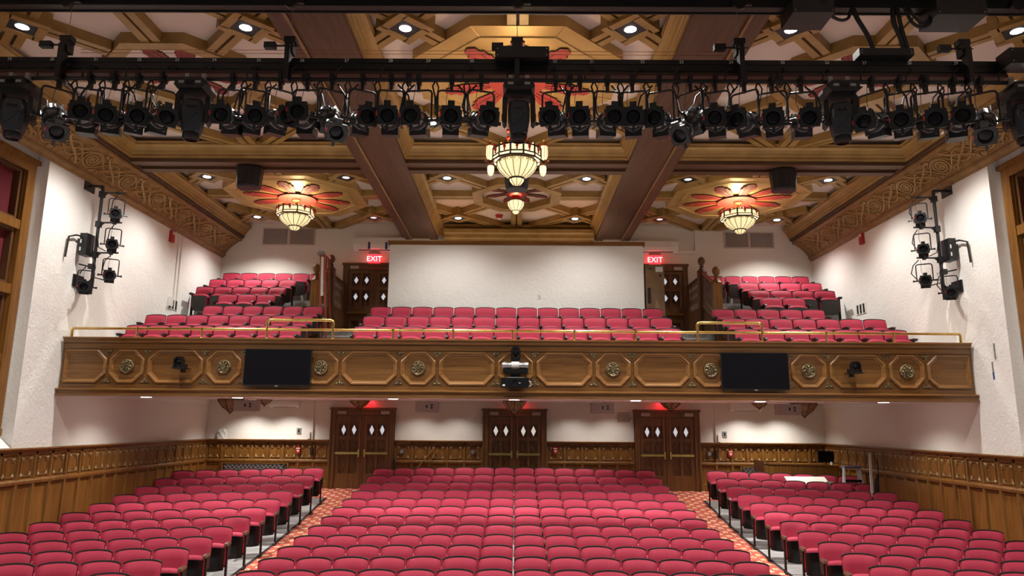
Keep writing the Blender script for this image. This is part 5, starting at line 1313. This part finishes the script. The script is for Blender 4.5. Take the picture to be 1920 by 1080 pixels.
def shade(x, y, r, h, label):
    t = thing('mica_pendant_shade', label, 'pendant lamp', (x, y, soffit(y)-h), 0, 'brown mica shades under the balcony')
    b = MB(); n = 8; b.lathe([(.03, .0), (r*.42, h*.30), (r*.55, h*.34), (r*.98, h*.86), (r, h*.99)], n, smooth=False); b.build('shade_panel', MICA, t)
    b = MB()
    for k in range(n):
        a = 2*PI*k/n; b.tube([(q*math.cos(a), q*math.sin(a), z) for q, z in ((.03, 0), (r*.42, h*.30), (r*.55, h*.34), (r*.98, h*.86), (r, h*.99))], .008, 5)
    for q, z in ((r*.43, h*.31), (r, h*.97)): b.tube([(q*math.cos(2*PI*k/n), q*math.sin(2*PI*k/n), z) for k in range(n)], .010, 5, 0, True)
    b.ball((0, 0, -.015), .022, 0, 8, 5); b.build('shade_frame', IRON, t)
shade(-6.98, 17.6, .33, .33, 'big brown mica shade beside the left-side hanging control box'); shade(7.05, 17.6, .33, .33, 'big brown mica shade beside the right-side hanging control box'); shade(-.02, 17.6, .28, .33, 'brown mica shade in front of the middle lower door')
shade(-4.20, 19.4, .27, .21, 'brown mica shade above the left-side lower door'); shade(4.18, 19.4, .27, .21, 'brown mica shade above the right-side lower door')
shade(-6.5, 18.6, .2, .14, 'small brown shade tip under the second soffit light'); shade(6.3, 18.6, .2, .14, 'small brown shade tip under the sixth soffit light')
aircon(-6.75, -5.95, 3.27, 3.47, .24, 'white air conditioner under the left-side end of the balcony'); aircon(5.9, 6.75, 3.26, 3.47, .24, 'white air conditioner under the right-side end of the balcony')
t = thing('ceiling_dome', 'flat white dome on the balcony underside beside the middle door', 'ceiling dome', (1.13, 18.8, 3.41)); b = MB(); b.lathe([(.001, 0), (.09, .004), (.16, .02), (.165, .035), (.04, .04), (.035, .055)], 24); b.build('dome', WHITEP, t)
t = thing('occupancy_sign', 'buff maximum occupancy notice beside the right-side lower door', 'sign', (2.99, YB-.006, 3.075))
b = MB(); b.box(-.175, .175, -.008, .006, -.145, .145); b.build('sign_plate', SIGNB, t)
for i, s in enumerate(('MAXIMUM', 'OCCUPANCY', 'NOT TO EXCEED', '1084 PERSONS')): font(s, .058, INK, (0, -.010, .095-.06*i), t, 'sign_lettering', depth=.001)
for x, z, lab in ((-5.93, 2.13, 'left-side red pull station on the back panelling'), (1.10, 2.175, 'red pull station on the panelling beside the middle door'), (5.87, 2.13, 'red pull station on the panelling beyond the right-side door')):
    fitting('fire_pull_station', lab, 'fire alarm', (x, YB-.03, z), 0, [('red_body', REDPL, [(-.06, .06, -.05, 0, -.09, .08)]), ('white_handle', WHITEP, [(-.035, .035, -.058, -.05, -.03, .0), (-.012, .012, -.058, -.05, -.06, -.03)]), ('white_text_bar', WHITEP, [(-.045, .045, -.053, -.05, .035, .055)])], 'fire pull stations')
for x, lab in ((-3.09, 'round silver wall device beside the left-side lower door'), (-1.15, 'round silver wall device left-side of the middle door'), (5.29, 'round silver wall device beyond the right-side lower door')):
    t = thing('round_wall_device', lab, 'wall device', (x, YB-.03, 2.11), 0, 'round silver wall devices')
    b = MB(); b.lathe([(.001, -.07), (.05, -.07), (.062, -.055), (.065, 0)], 20, ax='y'); b.build('silver_cap', CHROME, t)
    b = MB(); b.lathe([(.066, -.04), (.072, -.035), (.072, 0)], 20, ax='y'); b.build('black_collar', BLACKM, t)
for x, z, lab in ((-5.955, 2.64, 'grey wall outlet above the left-side back panelling'), (5.75, 2.63, 'grey wall outlet above the right-side back panelling')):
    fitting('wall_outlet', lab, 'outlet', (x, YB, z), 0, [('grey_plate', GREYM, [(-.06, .06, -.02, 0, -.08, .08)]), ('black_socket', BLACKM, [(-.02, .02, -.026, -.02, -.04, .05)])], 'grey wall outlets')
for x, lab in ((-5.66, 'small white thermostat box by the left-side pilaster strip'), (5.58, 'small white thermostat box by the right-side pilaster strip')):
    fitting('thermostat', lab, 'thermostat', (x, YB-.05, 2.52), 0, [('white_case', WHITEP, [(-.035, .035, -.04, 0, -.09, .1)]), ('sensor_stub', BLACKM, [(-.015, .015, -.03, 0, -.105, -.09)])], 'white thermostat boxes')
    fitting('panel_telephone', 'black handset in a recess of the %s panelling' % ('left-side' if x < 0 else 'right-side'), 'handset', (x+(.1 if x < 0 else -.1), YB-.045, 2.1), 0, [('black_body', BLACKM, [(-.03, .03, -.06, 0, -.11, .12)])], 'black handsets')
t = thing('plastic_bag', 'crumpled white plastic bag on the ledge at the left-side corner', 'bag', (-8.05, YB-.05, 2.412))
b = MB(); rr = random.Random(5)
def bagf(u, v):
    a = 2*PI*u; z = .28*v; r = .14*(1-.25*v)*(1 if v < .98 else .05); k = 1+.18*math.sin(5*a+9*v)+.1*math.sin(11*a-6*v)
    return (r*k*math.cos(a), r*.35*k*math.sin(a), z)
b.grid(bagf, 28, 10); b.build('bag', WHITEP, t)
t = thing('brown_pole', 'brown wooden pole leaning on the panelling beside the left-side lower door', 'pole', (-3.12, 19.55, 1.1)); b = MB(); b.tube([(0, 0, .0), (.93, .27, 1.115)], .02, 8); b.build('shaft', OAK_X, t)
t = thing('black_rod', 'short black rod leaning on the frame of the left-side lower door', 'rod', (-3.2, 19.72, 1.10)); b = MB(); b.tube([(.05, -.08, 0), (-.08, .08, .82)], .024, 8); b.build('shaft', BLACKM, t)
# sound desk corner
t = thing('sound_desk', 'long wooden sound desk in the back right-side corner', 'desk', (6.45, 18.95, floor_z(19.0)))
z = 1.93-floor_z(19.0)
b = MB(); b.box(0, 1.5, 0, .03, 0, z-.02); b.build('front_panel', OAK_Z, t)
b = MB(); b.box(1.5, 1.93, 0, .03, 0, z-.06); b.build('end_front_panel', OAK_Z, t)
b = MB(); b.box(-.03, 0, -.02, .7, 0, z+.05); b.build('side_panel', DOORD, t)
b = MB(); b.add([(-.03, -.03, z+.05), (.12, -.03, z+.0), (1.5, -.03, z-.02), (1.94, -.03, z-.06), (1.94, .18, z-.06), (1.5, .18, z-.02), (.12, .18, z), (-.03, .18, z+.05)], [(0, 1, 6, 7), (1, 2, 5, 6), (2, 3, 4, 5)])
b.add([(-.03, -.03, z+.05), (.12, -.03, z+.0), (1.5, -.03, z-.02), (1.94, -.03, z-.06), (1.94, -.03, z-.10), (1.5, -.03, z-.06), (.12, -.03, z-.04), (-.03, -.03, z+.01)], [(0, 7, 6, 1), (1, 6, 5, 2), (2, 5, 4, 3)]); b.build('counter_top', OAK_X, t)
t = thing('desk_monitor', 'black monitor tilted back on the sound desk', 'monitor', (8.14, 19.1, 1.88)); b = MB()
b.box(-.22, .20, -.015, .02, .06, .36); b.xf(rotx(-.12) @ roty(.05)); b.build('screen_case', BLACKM, t)
b = MB(); b.box(-.20, .18, -.018, -.014, .08, .34); b.xf(rotx(-.12) @ roty(.05)); b.build('screen', SCREEN, t)
b = MB(); b.box(-.05, .05, .0, .12, 0, .015); b.box(-.02, .02, .03, .05, 0, .12); b.build('stand', BLACKM, t)
t = thing('white_cup', 'small white cup in front of the black desk monitor', 'cup', (8.24, 19.02, 1.865)); b = MB(); b.lathe([(.001, 0), (.03, 0), (.036, .1), (.031, .1), (.028, .01)], 14); b.build('cup', WHITEP, t)
t = thing('propped_board', 'white board propped against the back row of right-side seats', 'board', (7.05, 17.58, floor_z(17.6)))
b = MB(); b.prism([(-.48, .0), (.50, .0), (.47, .30), (-.50, .30)], -.012, .012, 'y'); b.xf(trans(0, .02, .76) @ rotx(-1.05)); b.build('large_sheet', WHITEB, t)
b = MB(); b.box(-.44, .46, -.01, .01, 0, .76); b.build('front_sheet', WHITEP, t)
b = MB(); b.prism([(.42, .0), (.62, .0), (.62, .80), (.55, .83), (.42, .83)], -.03, -.015, 'y'); b.xf(rotx(-.08)); b.build('narrow_sheet', WHITEP, t)
t = thing('step_stool_ladder', 'small aluminium step ladder standing among the right-side back seats', 'ladder', (8.12, 17.62, floor_z(17.6)))
zt = 1.935-floor_z(17.6)
for s in (-1, 1):
    b = MB(); b.tube([(s*.25, -.08, 0), (s*.19, .04, zt-.05)], .034, 6); b.build('front_rail', ALU, t)
    b = MB(); b.tube([(s*.23, .24, 0), (s*.17, .09, zt-.06)], .025, 6); b.build('back_rail', ALU, t)
for k, zz in enumerate((.3, .58, .86)):
    b = MB(); w_ = .24-.05*zz; b.box(-w_, w_, -.09+.1*zz, .0+.1*zz, zz-.02, zz+.01) if zz < .6 else b.box(-w_, w_, -.02, .08, zz-.05, zz+.01); b.build('step', ALU if k < 2 else BLACKM, t)
b = MB(); b.box(-.20, .20, -.03, .14, zt-.05, zt); b.build('top_cap', mat('blue_grey_cap', (.16, .19, .36), .5), t)
b = MB(); b.box(-.08, .08, -.04, -.033, .575, .6); b.build('red_label', REDPL, t)
t = thing('white_batten', 'long white batten leaning on the right-side panelling', 'pole', (8.22, 16.98, floor_z(16.98))); b = MB(); b.prism([(-.025, 0), (.03, 0), (.055, 1.60), (.0, 1.60)], -.012, .012, 'y'); b.build('strip', WHITEB, t)
t = thing('black_cable_stick', 'black cable wound stick leaning beside the white batten', 'pole', (8.3, 16.86, floor_z(16.86))); b = MB(); b.tube([(0, 0, 0), (.06, 0, 1.5)], .014, 6); b.tube([(-.06, -.05, .55), (-.02, -.05, .9), (.02, -.05, 1.15), (-.05, -.05, 1.05), (-.09, -.05, .7)], .018, 6); b.build('shaft', BLACKM, t)

t = thing('ceiling_strobe', 'small red strobe on the ceiling of the middle rear bay', 'fire alarm', (-.48, 18.95, ZC)); b = MB(); b.lathe([(.001, -.10), (.07, -.10), (.075, -.07), (.10, -.05), (.11, 0)], 18); b.build('red_body', REDPL, t)
b = MB(); b.lathe([(.001, -.135), (.045, -.13), (.055, -.10)], 14); b.build('clear_dome', WHITEP, t)
